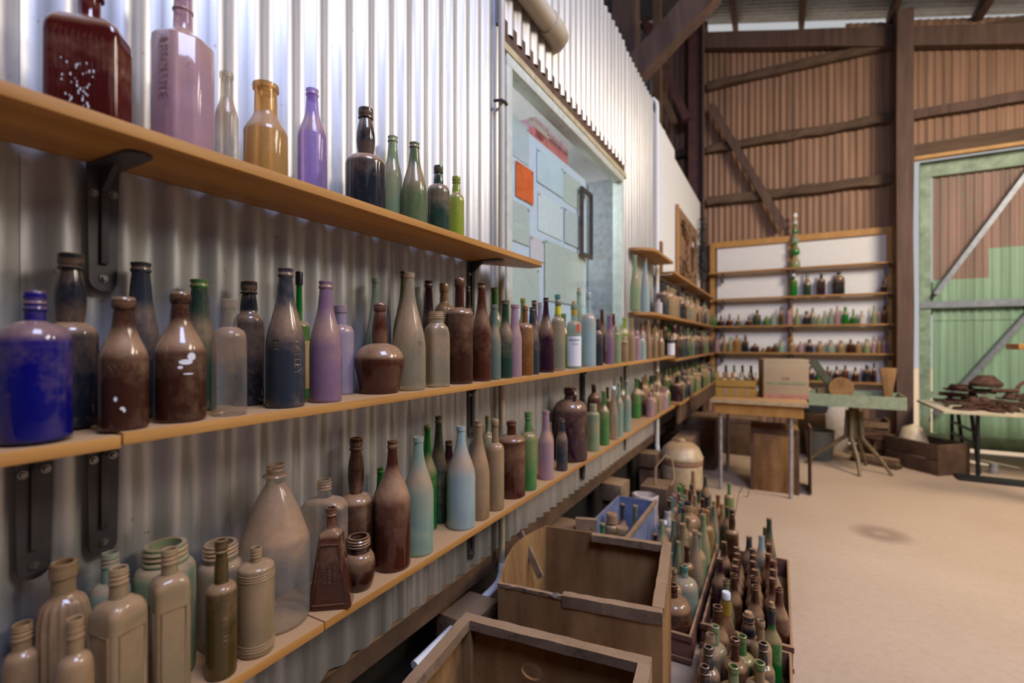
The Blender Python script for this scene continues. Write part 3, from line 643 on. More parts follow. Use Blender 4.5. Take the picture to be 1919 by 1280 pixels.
T2 = [
 (-14,138,546,'f','jar','blue','cobalt blue wide jar at the near end of the middle shelf',dict(lw=.34,hb=.62,hs=.80)),
 (76,186,475,'b','bulb','black','tall black bulb-necked bottle behind the cobalt blue jar',dict(lw=.46,hb=.50,hs=.60)),
 (181,280,557,'f','stubby','brown','brown dusty stubby with a white chip, right beside the blue jar',dict(lw=.47,emb=('SWAN',.015,.46,.1,False),chip2=True)),
 (225,302,492,'b','champ','slate','tall slate-dark bottle with blob lip behind the two brown stubbies',dict(lw=.55)),
 (286,387,547,'f','stubby','brown','brown stubby with torn white label scraps on the middle shelf',dict(lw=.39,chip=True)),
 (340,406,524,'b','champ','darkgreen','dark green bottle standing behind the small frosted bottle',dict(lw=.56,lipcol='midgreen')),
 (396,463,561,'f','spirit','clear','small clear frosted bottle with dusty neck on the middle shelf',dict(lw=.46,hb=.62,hs=.76)),
 (436,496,527,'b','ale','black','dark ring-lipped bottle behind the frosted one and the embossed one',dict(lw=.52)),
 (497,572,503,'f','champ','slate','large slate bottle with embossed lettering down its side',dict(lw=.41,emb=('VALLEY',.020,.36,.62,True),emb2t=('THE',.015,.45,-.5,True))),
 (540,581,512,'b','spirit','green','bright green labelled bottle squeezed behind the embossed slate one',dict(lw=.32,hb=.56,hs=.62,cap=(M_cap_b,True),lab=(M_oldlabel,.08,.46,1.2))),
 (579,641,527,'f','champ','mauve','mauve dusty bottle at the centre of the middle shelf',dict(lw=.44)),
 (612,664,572,'b','spirit','violetpale','short pale violet bottle behind the mauve one',dict(lw=.5,hb=.66,hs=.78)),
 (684,722,521,'b','hock','aqua','aqua and yellow tapering bottle behind the squat brown decanter',dict(lw=.36)),
 (664,758,568,'f','squat','redbrown','squat brown decanter with a bulging neck on the middle shelf',dict(lw=.24)),
 (736,776,508,'b','champ','olive','dark olive bottle behind the tall tan-dusted clear one',dict(lw=.30,lipcol='black')),
 (736,798,511,'f','hock','cleardusty','tall tan-dusted clear bottle right of the squat decanter',dict(lw=.33,emb=('SODA',.015,.36,.7,True))),
 (790,816,526,'b','champ','plum','plum-dark neck behind the square clear bottle',dict(lw=.62)),
 (795,841,584,'f','med','cleardusty','square-sided clear medicine bottle on the middle shelf',dict(sec='sq',rot=.5,lw=.7,hb=.62,hs=.84)),
 (812,852,531,'b','jug','tancoat','amber-necked bottle with swollen shoulder behind the square clear one',dict(lw=.42)),
 (835,887,521,'f','spirit','brown','tall brown round-shouldered bottle with embossed dots',dict(lw=.36,hb=.64,hs=.72)),
 (862,892,537,'b','beer','brown','thin brown neck between the two big brown bottles',dict(lw=.32)),
 (884,921,530,'f','champ','redbrown','red-brown sloping bottle right of the tall round-shouldered brown one',dict(lw=.42)),
 (914,939,571,'f','wine','greygreen','grey-green small bottle right of the red-brown one',dict(lw=.56,hb=.5)),
 (913,941,539,'b','wine','midgreen','bright green neck against the window pipe on the middle shelf',dict(lw=.5)),
 (933,961,563,'f','wine','darkgreen','dark green bottle left of the pink one on the middle shelf',dict(lw=.54,hb=.5)),
 (952,978,571,'f','sauce','pink','pink slim bottle next to an amber round-shouldered one',dict(lw=.6)),
 (968,1000,571,'f','spirit','amberbrown','amber round-shouldered bottle on the middle shelf before the window',dict(lw=.36)),
 (970,990,559,'b','wine','yellowgreen','yellow-green neck behind the amber round-shouldered bottle',dict(lw=.5)),
 (985,1011,576,'f','champ','slate','small dark teal-grey bottle right of the amber one',dict(lw=.5)),
 (990,1012,563,'b','beer','redbrown','red-brown neck standing before the window glass',dict(lw=.48)),
 (1002,1022,567,'b','beer','violetpale','pale mauve neck behind the plum bottle',dict(lw=.46)),
 (1007,1039,558,'f','champ','plum','plum-coloured sloping bottle before the window',dict(lw=.34)),
 (1033,1059,562,'f','spirit','cleardusty','clear flat-sided bottle with a yellow band on its neck',dict(lw=.46,hb=.66,hs=.76,neckband=(M_yel,.79,.91),lipcol='greygreen')),
 (1034,1056,552,'b','wine','teal','teal bottle standing behind the yellow-banded one',dict(lw=.5)),
 (1046,1066,588,'b','wine','midgreen','short green bottle between the yellow-banded and white-labelled ones',dict(lw=.52)),
 (1062,1090,570,'f','spirit','aqua','aqua bottle with white paper label and red seal',dict(lw=.46,hb=.62,hs=.74,cap=(M_cork,False),lab=(M_label,.04,.50,1.15),neckband=(M_foil,.82,.96),maker=True)),
 (1072,1098,546,'b','hock','aqua','tall pale aqua bottle with cork behind the white-labelled one',dict(lw=.36,cap=(M_cork,False))),
 (1089,1117,548,'f','widejar','paleblue','pale clear shouldered jar-bottle with long neck on the middle shelf',dict(lw=.34,hb=.58,hs=.72)),
 (1112,1130,598,'f','ale','slate','small slate bottle right of the pale shouldered one',dict(lw=.5)),
 (1118,1138,580,'b','hock','redbrown','rust-coloured tall bottle behind the small slate bottle',dict(lw=.38)),
 (1134,1151,591,'f','sauce','mauve','mauve slim bottle towards the far end of the middle shelf',dict(lw=.62)),
 (1141,1158,588,'b','beer','redbrown','red-brown neck behind the far mauve bottle',dict(lw=.4)),
 (1148,1164,612,'f','jar','palegreen','pale straw jar right of the far mauve bottle',dict(lw=.7)),
 (1163,1178,630,'f','jar','tancoat','tan small jar right of the pale straw jar',dict(lw=.7)),
 (1162,1178,595,'b','wine','yellowgreen','yellow-green neck behind the tan small jar',dict(lw=.5)),
 (1176,1190,597,'f','milk','cream','cream tall bottle between two small tan jars',dict(lw=.62)),
 (1189,1200,620,'f','med','pink','pinkish small jar beside the pale blue oval flask',dict(lw=.7)),
 (1199,1211,624,'f','med','paleblue','pale blue oval flask among tan bottles',dict(lw=.4,hb=.5)),
 (1209,1221,601,'f','hock','tancoat','tall tan tapering bottle past the pale blue flask',dict(lw=.42)),
 (1222,1233,612,'f','hock','cream','cream slim bottle right of the tall tan one',dict(lw=.42)),
 (1232,1245,618,'f','sauce','tancoat','tan bottle beside the white-capped bottle',dict(lw=.5)),
 (1250,1265,628,'f','jar','darkgreen','dark green jar with white label ending the middle shelf',dict(lw=.6,lab=(M_label,.03,.6,1.2)))]
T3 = [
 (2,80,1168,'b','jar','tancoat','small dust-brown jar at the near end of the lowest shelf',dict(lw=.62,hb=.62,hs=.78)),
 (66,170,1052,'b','widejar','tancoat','ribbed dust-coated bottle behind the small jars, lowest shelf',dict(sec='rib',lw=.55,hb=.60,hs=.80)),
 (102,178,1158,'f','jar','tancoat','small dusty jar in front of the ribbed bottle',dict(lw=.54,hb=.60,hs=.76)),
 (165,246,1035,'b','med','aqua','aqua screw-necked bottle behind the square dusty one',dict(lw=.5)),
 (170,272,1063,'f','med','cream','large square dusty bottle on the lowest shelf',dict(sec='sq',rot=.62,lw=.43,hb=.70,hs=.82,pframe=True)),
 (248,368,1018,'b','jar','palegreen','wide green-tinted preserving jar behind the square bottles',dict(lw=.80,hb=.76,hs=.86)),
 (277,357,1028,'f','med','cream','tall flat-panelled dusty bottle right of the square one',dict(sec='sq',rot=.25,lw=.46,hb=.74,hs=.84,pframe=True)),
 (368,456,1016,'b','jar','cleardusty','wide clear preserving jar behind the small olive bottle',dict(lw=.84,hb=.70,hs=.82)),
 (384,445,1010,'f','ale','yellowbrown','small olive-brown bottle with long stained neck, lowest shelf',dict(lw=.42,hb=.60,hs=.68,emb=('BITTERS',.014,.34,.25,True))),
 (444,515,1025,'f','med','cream','tan canister bottle with ringed ends and a small spout',dict(lw=.34,hb=.80,hs=.86,rings=True)),
 (447,581,870,'b','flagon','clear','big clear cone-shouldered flagon on the lowest shelf',dict(lw=.29)),
 (562,652,898,'b','med','clear','clear flat round-shouldered flask behind the brown wedge bottle',dict(lw=.34,hb=.72,hs=.84,sec='flat',rot=1.2)),
 (634,700,820,'b','bulb','brown','dark brown bulb-necked bottle behind the small round jar',dict(lw=.36,hb=.50,hs=.58)),
 (640,704,1004,'f','pot','brown','small round squat brown jar with an open wide mouth',dict(lw=.74)),
 (696,730,876,'b','beer','green','bright green neck just left of the tall brown beer bottle',dict(lw=.4)),
 (700,770,825,'f','champ','redbrown','tall red-brown beer bottle at the front of the lowest shelf',dict(lw=.29,hb=.5)),
 (755,813,818,'f','hock','aqua','pale aqua dusty bottle right of the tall red-brown one',dict(lw=.36,hb=.5)),
 (782,820,797,'b','wine','green','vivid green bottle behind the two pale aqua ones',dict(lw=.34,hb=.5)),
 (806,838,780,'b','champ','darkgreen','dark green bottle behind the pale blue one, lowest shelf',dict(lw=.45)),
 (826,856,826,'b','beer','plum','low dark brown neck behind the pale blue bottle',dict(lw=.5)),
 (837,891,798,'f','hock','paleblue','pale blue frosted bottle on the lowest shelf',dict(lw=.34,hb=.5)),
 (876,918,788,'f','champ','tancoat','tan tapering bottle right of the pale blue one',dict(lw=.36)),
 (898,930,779,'b','jug','palegreen','greenish jug shape behind the two tan bottles',dict(lw=.3)),
 (911,945,785,'f','spirit','cream','tan round-shouldered bottle left of the brown medicine bottle',dict(lw=.42,hb=.62)),
 (932,985,789,'f','medp','redbrown','brown wide medicine bottle with collar lip, lowest shelf',dict(lw=.36,hb=.72,hs=.82)),
 (973,1006,771,'f','ale','midgreen','green bottle with glossy shoulder on the lowest shelf',dict(lw=.38,hb=.6)),
 (985,1008,800,'b','jar','palegreen','straw jar behind the green and pink bottles',dict(lw=.6)),
 (1008,1038,769,'f','sauce','pink','dusty pink slim bottle on the lowest shelf',dict(lw=.46)),
 (1022,1038,791,'b','beer','cream','cream neck between the pink and the small slate bottle',dict(lw=.5)),
 (1042,1064,785,'f','beer','slate','small slate bottle in front of the big brown demijohn',dict(lw=.52)),
 (1036,1101,726,'b','demi','plum','big brown demijohn with ring handle on the lowest shelf',dict(lw=.36,handle=True)),
 (1100,1126,720,'b','demi','brown','second brown jug half hidden behind the big demijohn',dict(lw=.38,lipcol='black')),
 (1100,1124,757,'f','jar','palegreen','greenish jar right of the big demijohn',dict(lw=.64)),
 (1122,1142,733,'f','wine','midgreen','dark green bottle with dusty shoulders right of the greenish jar',dict(lw=.4)),
 (1131,1146,725,'b','spirit','yellowbrown','olive-brown neck behind the dusty-shouldered green bottle',dict(lw=.4)),
 (1140,1159,725,'f','hock','cleardusty','clear bottle with a white cap on the lowest shelf',dict(lw=.42,cap=(M_cap_w,True))),
 (1152,1168,717,'f','wine','aqua','aqua bottle right of the white-capped clear one',dict(lw=.42)),
 (1156,1174,706,'b','wine','olive','olive neck behind the pair of aqua bottles',dict(lw=.42)),
 (1167,1183,713,'f','wine','aqua','second aqua bottle, furthest of the pale pair on the lowest shelf',dict(lw=.42))]
def place_list(TT, sz, grp, xf, xb=.016):
    for (x1, x2, yt, row, shp, col, lab, op) in TT:
        loc, r, h = shelf_place(x1, x2, yt, row, sz, xf, xb); op = dict(op)
        e2 = op.pop('emb2', None); e2t = op.pop('emb2t', None); chip = op.pop('chip', None); maker = op.pop('maker', None); rings = op.pop('rings', None); handle = op.pop('handle', None); nring = op.pop('neckring', None); pframe = op.pop('pframe', None); chip2 = op.pop('chip2', None)
        if loc[1] > 1.7 and op.get('emb'): op.pop('emb')
        face = math.atan2(CY-loc[1], CX-loc[0])
        if 'rot' in op: op['rot'] += face
        lw_ = op.get('lw')
        cat = 'jar' if shp in ('jar', 'widejar', 'pot') else 'jug' if shp in ('demi', 'jug', 'flagon') else 'bottle'
        nm = {'jar': 'glass_jar', 'jug': 'glass_jug', 'bottle': 'glass_bottle'}[cat]
        b_ = bottle(nm, lab, cat, loc, r, h, shp, col, seg=36 if loc[1] < 1.6 else 22, group=grp, **op)
        if pframe:
            for a in (op['rot'], op['rot']-math.pi/2):
                n_ = Vector((math.cos(a), math.sin(a), 0)); t_ = Vector((-math.sin(a), math.cos(a), 0)); w_ = r*.58; d_ = n_*(r*.88+.0002); fm = MB(); z0_, z1_ = h*.08, h*.64
                cs = [d_-t_*w_+Vector((0,0,z0_)), d_+t_*w_+Vector((0,0,z0_)), d_+t_*w_+Vector((0,0,z1_)), d_-t_*w_+Vector((0,0,z1_))]
                fm.tube(cs+[cs[0]], .0014, 6, cap=False); fm.build('panel_moulding', gm(col), b_, 60)
        if chip2:
            for (a, z, w_, hh) in ((-.30, .24, .07, .018), (-.05, .17, .09, .012), (.02, .155, .05, .015)): patch('label_scrap', r, (z-hh)*h, (z+hh)*h, face+a-w_, face+a+w_, M_label, b_, oval=True)
        if nring: MB().lathe([(r*.27, h*.835), (r*.335, h*.842), (r*.335, h*.852), (r*.27, h*.86)], 28, close=False).build('neck_ring', gm(col), b_, 60)
        if e2: wrap_text('embossed_lettering', 'PURE', .020, r*.96, h*.46, face+.25, gm(col), b_, True, .0)
        if e2t: wrap_text('embossed_lettering', e2t[0], e2t[1], r*.998, e2t[2]*h, face+e2t[3], gm(col), b_, True)
        if chip:
            for (a, z, w_, hh) in ((.2, .46, .26, .02), (.42, .50, .16, .03), (.0, .42, .10, .012), (.3, .37, .2, .006)): patch('label_scrap', r, (z-hh)*h, (z+hh)*h, face+a-w_, face+a+w_, M_label, b_, oval=True)
        if maker:
            patch('red_seal', r, .56*h, .70*h, face+.35, face+.85, M_red, b_, oval=True, lift=.0012)
            lb_ = [c for c in b_.children if c.name.startswith('label')][0]; wrap_text('label_lettering', 'MACKAY', .012, r+.0008, .44*h, face+.05, M_ink, lb_)
            wrap_text('label_lettering', 'DRY GIN', .006, r+.0008, .38*h, face+.15, M_ink, lb_)
        if rings:
            for z in (.06, .085, .11, .72, .745, .77): MB().lathe([(r, h*(z-.010)), (r*1.025, h*(z-.004)), (r*1.025, h*(z+.004)), (r, h*(z+.010))], 30, close=False).build('ring', gm(col), b_, 60)
        if handle:
            c = math.cos(face+.5), math.sin(face+.5); rn = r*.30
            MB().tube([(rn*c[0]*1.05, rn*c[1]*1.05, h*.955), (r*.55*c[0], r*.55*c[1], h*.95), (r*.62*c[0], r*.62*c[1], h*.89), (r*.5*c[0], r*.5*c[1], h*.82)], r*.10, 10).build('handle', gm(col), b_, 60)
place_list(T1, SZ1, g1, XF1-.002)
place_list(T2, SZ2, g2, XF-.002)
place_list(T3, SZ3, g3, XF-.002)
# --- the big ribbed red-brown poison bottle on the top shelf
loc, r, h = shelf_place(78, 236, -12, 'm', SZ1, XF1-.002)
def ribbed_poison(loc, w, dpt, h, col, rz):
    o = thing('glass_bottle', 'large dark red ribbed flat-sided bottle at the near end of the top shelf', 'bottle', loc, rz, g1)
    ring = []
    def outline(hw, hd, rr, ribs):
        pts = []
        for (sx, sy, a0) in ((1,1,0), (-1,1,90), (-1,-1,180), (1,-1,270)):
            for k in range(6):
                a = math.radians(a0+k*18); pts.append((sx*(hw-rr)+rr*math.cos(a), sy*(hd-rr)+rr*math.sin(a)))
            if ribs is not None:
                # fluted ribs along the following side
                a, b_ = pts[-1], None
                nxt = {(1,1): (-(hw-rr), hd), (-1,1): (-hw, -(hd-rr)), (-1,-1): (hw-rr, -hd), (1,-1): (hw, hd-rr)}[(sx, sy)]
                m = 40
                for k in range(1, m):
                    t = k/m; x = a[0]+(nxt[0]-a[0])*t; y = a[1]+(nxt[1]-a[1])*t; q = ribs*(.5+.5*math.cos(2*math.pi*t*10))
                    L_ = math.hypot(x, y); nx_, ny_ = {(1,1): (0,1), (-1,1): (-1,0), (-1,-1): (0,-1), (1,-1): (1,0)}[(sx, sy)]
                    pts.append((x+nx_*q, y+ny_*q))
        return pts
    levels = [(0.0, .93, 0), (.012, 1, 0), (.05, 1, 0), (.06, 1, .0016), (.60, 1, .0016), (.62, 1, 0), (.66, .99, 0), (.70, .95, 0), (.735, .85, 0), (.76, .70, 0), (.775, .50, 0), (.78, .34, 0)]
    vs = []; fs = []; m = None
    for z, s, rb in levels:
        hw, hd = w/2*s, dpt/2*max(s, .30*w/dpt if s < .5 else s); rr = min(hw, hd)*.35
        pts = outline(hw, hd, rr, rb); m = len(pts); vs += [(x, y, z*h) for x, y in pts]
    for k in range(len(levels)-1):
        for i in range(m):
            j = (i+1) % m; fs.append((k*m+i, k*m+j, (k+1)*m+j, (k+1)*m+i))
    fs.append(tuple(range(m))[::-1]); fs.append(tuple((len(levels)-1)*m+i for i in range(m)))
    MB().add(vs, fs).build('glass_body', gm(col), o, 45)
    rn = w*.15
    MB().lathe([(rn*1.15, .772*h), (rn, .80*h), (rn, .94*h)], 24, close=False).build('neck', gm(col), o, 50)
    MB().lathe([(rn, .94*h), (rn*1.3, .945*h), (rn*1.3, .995*h), (rn*.9, 1*h), (rn*.75, .97*h)], 24, close=False).build('lip', gm(col), o, 50)
    for k in range(48):                                              # white paint flecks on the front
        x = random.uniform(-w*.22, w*.20); z = random.uniform(.05, .42)*h; s = random.uniform(.0004, .0013)
        MB().box(x-s*.6, x+s*.6, -dpt/2-.0026, -dpt/2-.0014, z-s*1.6, z+s*1.6).build('paint_fleck', M_cap_w, o)
    return o
ribbed_poison((loc[0]+.012, loc[1], SZ1), r*1.92, r*1.25, h, 'redamber', math.radians(48))
# --- brown wedge bottle with embossed panel
def wedge():
    p = on_z(607, 1146, SZ3); o = thing('glass_bottle', 'brown wedge-shaped bottle with an embossed front panel beside the plank joint', 'bottle', (.136, p.y+.024, SZ3), math.radians(38), g3)
    h = .203; w0, w1, d0, d1 = .043, .0235, .0225, .017
    vs = []; lv = [(0, w0*.95, d0*.95), (.005, w0, d0), (.70*h, w1, d1), (.745*h, w1*.92, d1*.92), (.785*h, .011, .011), (.80*h, .0095, .0095), (.905*h, .0093, .0093)]
    n = 40; fs = []
    for k, (z, a, b_) in enumerate(lv):
        for i in range(n):
            t = 2*math.pi*i/n; c, s = math.cos(t), math.sin(t); e = 9 if k < 4 else 2
            q = (abs(c)**e+abs(s)**e)**(-1/e); vs.append((a*c*q, b_*s*q, z))
    for k in range(len(lv)-1):
        for i in range(n):
            j = (i+1) % n; fs.append((k*n+i, k*n+j, (k+1)*n+j, (k+1)*n+i))
    fs.append(tuple(range(n))[::-1])
    MB().add(vs, fs).build('glass_body', gm('redbrown'), o, 40)
    MB().lathe([(.0093, .905*h), (.0112, .915*h), (.0112, .93*h), (.0098, .94*h), (.0108, .955*h), (.0098, .97*h), (.0106, .985*h), (.0098, h), (.0078, h), (.007, .95*h)], 24, close=False).build('lip', gm('redbrown'), o, 50)
    sl = math.atan2(d0-d1, .70*h); M = Matrix.Translation((0, -(d0+d1)/2-.0012, .35*h)) @ Matrix.Rotation(math.pi/2-sl, 4, 'X')
    fr = MB()
    def q(x, z): return M @ Vector((x, z, 0))
    zt, zb = .30*h, -.29*h; xt, xb = w1*.74, w0*.80
    for a, b_ in (((-xb, zb), (xb, zb)), ((xb, zb), (xt, zt)), ((xt, zt), (-xt, zt)), ((-xt, zt), (-xb, zb))): fr.beam(q(*a), q(*b_), .0022, .0022)
    fr.build('embossed_frame', gm('redbrown'), o)
    for dx in (-.010, 0, .010): flat_text('embossed_lettering', ('HEALTH', 'PRESERVE', 'EXTRACT')[int(dx*100)+1], .0085, M @ Matrix.Translation((dx, 0, .0006)) @ Matrix.Rotation(-math.pi/2, 4, 'Z'), gm('redbrown'), o)
wedge()
# brown open jar half in frame at the bottom left
bottle('glass_jar', 'brown jar rim at the extreme near corner of the lowest shelf', 'jar', (.128, .232, SZ3), .036, .062, 'jar', 'brown', lw=.86, hb=.7, hs=.8, group=g3)
# small bottles filling the far end of the lowest shelf
ORD = 'first second third fourth fifth sixth seventh eighth ninth tenth eleventh twelfth thirteenth fourteenth fifteenth sixteenth seventeenth eighteenth nineteenth twentieth twenty-first twenty-second twenty-third twenty-fourth twenty-fifth twenty-sixth twenty-seventh twenty-eighth twenty-ninth thirtieth thirty-first thirty-second thirty-third thirty-fourth'.split()
CW = {'tancoat': 'tan dust-coated', 'cream': 'cream dusty', 'palegreen': 'pale green', 'aqua': 'aqua', 'midgreen': 'green', 'darkgreen': 'dark green', 'olive': 'olive', 'slate': 'slate grey', 'black': 'black', 'brown': 'brown',
      'redbrown': 'red-brown', 'pink': 'pink', 'cleardusty': 'dusty clear', 'green': 'bright green', 'greygreen': 'grey-green', 'amberbrown': 'amber', 'plum': 'plum-dark', 'white': 'whitish', 'yellowbrown': 'olive-brown', 'teal': 'teal', 'paleblue': 'pale blue', 'mauve': 'mauve', 'yellowgreen': 'yellow-green', 'clear': 'clear', 'amber': 'amber', 'violetpale': 'pale violet'}
SW = {'beer': 'beer bottle', 'stubby': 'stubby bottle', 'champ': 'sloping bottle', 'wine': 'wine bottle', 'bulb': 'bulb-necked bottle', 'spirit': 'round-shouldered bottle', 'ale': 'ale bottle', 'hock': 'tapering bottle', 'med': 'medicine bottle', 'medp': 'collared bottle', 'jar': 'jar', 'milk': 'milk bottle', 'widejar': 'wide jar', 'jug': 'jug', 'demi': 'demijohn', 'sauce': 'sauce bottle', 'squat': 'squat decanter'}
def catname(shp): return ('glass_jar', 'jar') if shp in ('jar', 'widejar') else ('glass_jug', 'jug') if shp in ('jug', 'demi') else ('glass_bottle', 'bottle')
def run_shelf(y0, y1, x, sz, cols, shapes, hr, rr, where, grp, gap=.006, jx=.008, step=1.0):
    y = y0; k = 0
    while True:
        r = random.uniform(*rr); y += r*step+gap
        if y+r > y1 or k >= len(ORD): break
        shp = random.choice(shapes); col = random.choice(cols); n_, c_ = catname(shp)
        bottle(n_, f'{CW[col]} {SW[shp]}, {ORD[k]} {where}', c_, (x+random.uniform(-jx, jx), y, sz), r, random.uniform(*hr), shp, col, seg=14, parts=False, group=grp)
        y += r*step+gap; k += 1
run_shelf(3.50, 4.28, .128, SZ3, ['tancoat','cream','midgreen','tancoat','pink','slate','cream'], ['beer','sauce','med','wine','spirit'], (.17,.23), (.024,.032), 'along the front, far end of the lowest shelf', g3)
run_shelf(3.40, 4.20, .052, SZ3, ['tancoat','darkgreen','midgreen','brown','cream'], ['wine','beer','jug','champ'], (.24,.30), (.03,.038), 'along the back, far end of the lowest shelf', g3)
run_shelf(3.60, 4.28, .052, SZ2, ['tancoat','cream','aqua','brown','pink'], ['wine','beer','champ'], (.23,.28), (.03,.036), 'along the back at the far end of the middle shelf', g2)
gf = 'bottles on the far left-wall shelves'
for k, (x1, x2) in enumerate(((1180, 1200), (1200, 1218))):
    loc, r, h = shelf_place(x1, x2, 478+k*6, 'm', SCz, .15); bottle('glass_bottle', ['tall pale green bottle at the rounded end of the far shelf, left of its twin', 'tall pale green bottle at the rounded end of the far shelf, right of its twin'][k], 'bottle', loc, r*.96, h, 'hock', ['palegreen', 'paleblue'][k], lw=.42, seg=20, group=gf)
bottle('glass_bottle', 'small white bottle beside the tall pale green pair', 'bottle', (.13, 3.83, SCz), .03, .12, 'med', 'white', seg=16, group=gf)
run_shelf(3.95, 7.12, .115, SCz, ['tancoat','cream','slate','greygreen','tancoat','cleardusty','brown','black'], ['beer','spirit','sauce','champ','ale','jug'], (.20,.28), (.044,.058), 'along the round-ended far shelf', gf)
run_shelf(4.36, 7.14, .128, SD, ['darkgreen','olive','slate','midgreen','darkgreen','greygreen','plum','redbrown'], ['wine','champ','beer','ale'], (.24,.30), (.038,.046), 'along the front of the far dark-green-bottle shelf', gf, gap=.012)
place_list([(1237,1251,583,'b','wine','black','dark bottle with a white cap just past the end of the middle shelf',dict(lw=.5,cap=(M_cap_w,True)))], SD, gf, .17)
run_shelf(4.54, 7.10, .045, SD, ['darkgreen','midgreen','black','olive'], ['wine','champ'], (.30,.32), (.038,.042), 'along the back of the far dark-green-bottle shelf', gf, gap=.045)
run_shelf(4.42, 7.14, .145, SE, ['cleardusty','green','midgreen','slate','tancoat','plum','darkgreen','olive','green'], ['spirit','beer','med','wine'], (.20,.27), (.044,.054), 'along the front of the lowest far shelf', gf, gap=.012)
run_shelf(4.42, 7.10, .048, SE, ['darkgreen','black','midgreen','olive'], ['wine','champ'], (.28,.31), (.038,.042), 'along the back of the lowest far shelf', gf, gap=.045)
# ================================================================== BOTTLES ON THE BACK WALL UNIT
gb = 'bottles on the back wall shelving'
def back(px, w, ytop, lev, shp, col, label=None, **kw):
    p = on_y(px, 640, YF+.085); Z = depth_of(p); a1, a2 = math.atan((px-w/2-PX0)/FPX), math.atan((px+w/2-PX0)/FPX)
    D = math.hypot(p.x-CX, p.y-CY); r = D*math.sin((a2-a1)/2); zt = CZ+(640-ytop)/FPX*Z
    n_, c_ = catname(shp); return bottle(n_, label, c_, (p.x, p.y, BZ[lev]), r, zt-BZ[lev], shp, col, seg=16, parts=kw.pop('parts', False), group=gb, **kw)
# tall tower of green glass
p = on_y(1490, 640, YF+.085); tw = thing('glass_tower', 'tall slim green glass tower of stacked bottles above the white shelving', 'glass tower', (p.x, p.y, BZ[0]))
hh = (640-408)/FPX*depth_of(p)+CZ-BZ[0]; z = 0
for k in range(5):
    s = 1-.13*k; hk = hh*(.26-.03*k)
    MB().lathe([(.0, z), (.058*s, z), (.062*s, z+.01), (.060*s, z+hk*.45), (.030*s, z+hk*.8), (.026*s, z+hk), (.0, z+hk)], 14).build('bottle_stage', gm(('palegreen', 'green', 'aqua', 'midgreen', 'white')[k]), tw, 50); z += hk
MB().lathe([(0, z), (.022, z+.005), (.028, z+.03), (.018, z+.055), (0, z+.06)], 12).build('stopper', M_cap_w, tw, 50)
back(1487, 15, 514, 1, 'spirit', 'green', 'bright green bottle with a white stopper below the green tower', cap=(M_cap_w, True), parts=True)
back(1513, 14, 511, 1, 'champ', 'darkgreen', 'dark green sloping bottle on the second back shelf')
back(1539, 16, 514, 1, 'medp', 'plum', 'plum-dark jug-shouldered bottle, narrower of the dark pair on the second back shelf', hb=.62, hs=.8, lw=.4)
back(1572, 23, 510, 1, 'demi', 'black', 'largest dark demijohn on the second back shelf', lw=.36)
back(1656, 14, 521, 1, 'squat', 'plum', 'small squat dark decanter at the right end of the second back shelf')
R3 = [(1337,10,592,'jar','midgreen'),(1351,13,590,'squat','plum'),(1367,13,588,'squat','redbrown'),(1384,12,590,'squat','olive'),(1403,13,591,'squat','brown'),(1419,14,581,'spirit','darkgreen'),(1436,9,592,'med','midgreen'),(1449,11,587,'med','aqua'),
      (1464,9,574,'beer','yellowbrown'),(1479,12,574,'widejar','pink'),(1494,10,578,'sauce','palegreen'),(1511,12,583,'stubby','black'),(1523,12,577,'champ','greygreen'),(1534,8,590,'med','palegreen'),(1545,8,582,'sauce','aqua'),(1557,9,578,'med','aqua'),
      (1569,10,573,'beer','pink'),(1584,12,575,'stubby','green'),(1599,13,579,'squat','green'),(1615,12,582,'bulb','white'),(1638,9,573,'sauce','palegreen'),(1646,8,576,'sauce','clear'),(1658,12,573,'widejar','redbrown')]
R4 = [(1343,9,632,'med','pink'),(1357,10,628,'sauce','tancoat'),(1368,9,632,'beer','palegreen'),(1381,13,627,'spirit','amber'),(1397,12,628,'bulb','black'),(1415,16,644,'jug','plum'),(1430,8,651,'med','cream'),(1441,10,649,'jar','redbrown'),(1452,10,645,'med','brown'),(1464,12,637,'stubby','aqua'),
      (1484,14,635,'stubby','cream'),(1500,12,640,'spirit','pink'),(1517,14,636,'stubby','black'),(1537,14,639,'stubby','cream'),(1557,16,637,'stubby','aqua'),(1576,16,638,'stubby','cream'),(1594,14,636,'spirit','brown'),(1608,14,639,'spirit','tancoat'),(1624,13,635,'stubby','palegreen'),(1637,9,630,'sauce','pink'),(1647,8,630,'sauce','tancoat'),(1656,9,628,'sauce','pink'),(1664,7,630,'sauce','mauve')]
R5 = [(1503,14,685,'champ','black'),(1519,13,686,'champ','plum'),(1535,13,690,'champ','midgreen'),(1551,12,687,'spirit','redbrown'),(1568,13,686,'champ','plum'),(1584,13,685,'spirit','redbrown'),(1603,13,688,'champ','brown'),(1624,16,684,'spirit','black'),(1638,10,680,'beer','plum')]
for rows, lev, nm in ((R3, 2, 'third'), (R4, 3, 'fourth'), (R5, 4, 'bottom')):
    for k, (px, w, yt, shp, col) in enumerate(rows):
        back(px, w, yt, lev, shp, col, f'{CW[col]} {SW[shp]}, {ORD[k]} from the corner on the {nm} back-wall shelf')
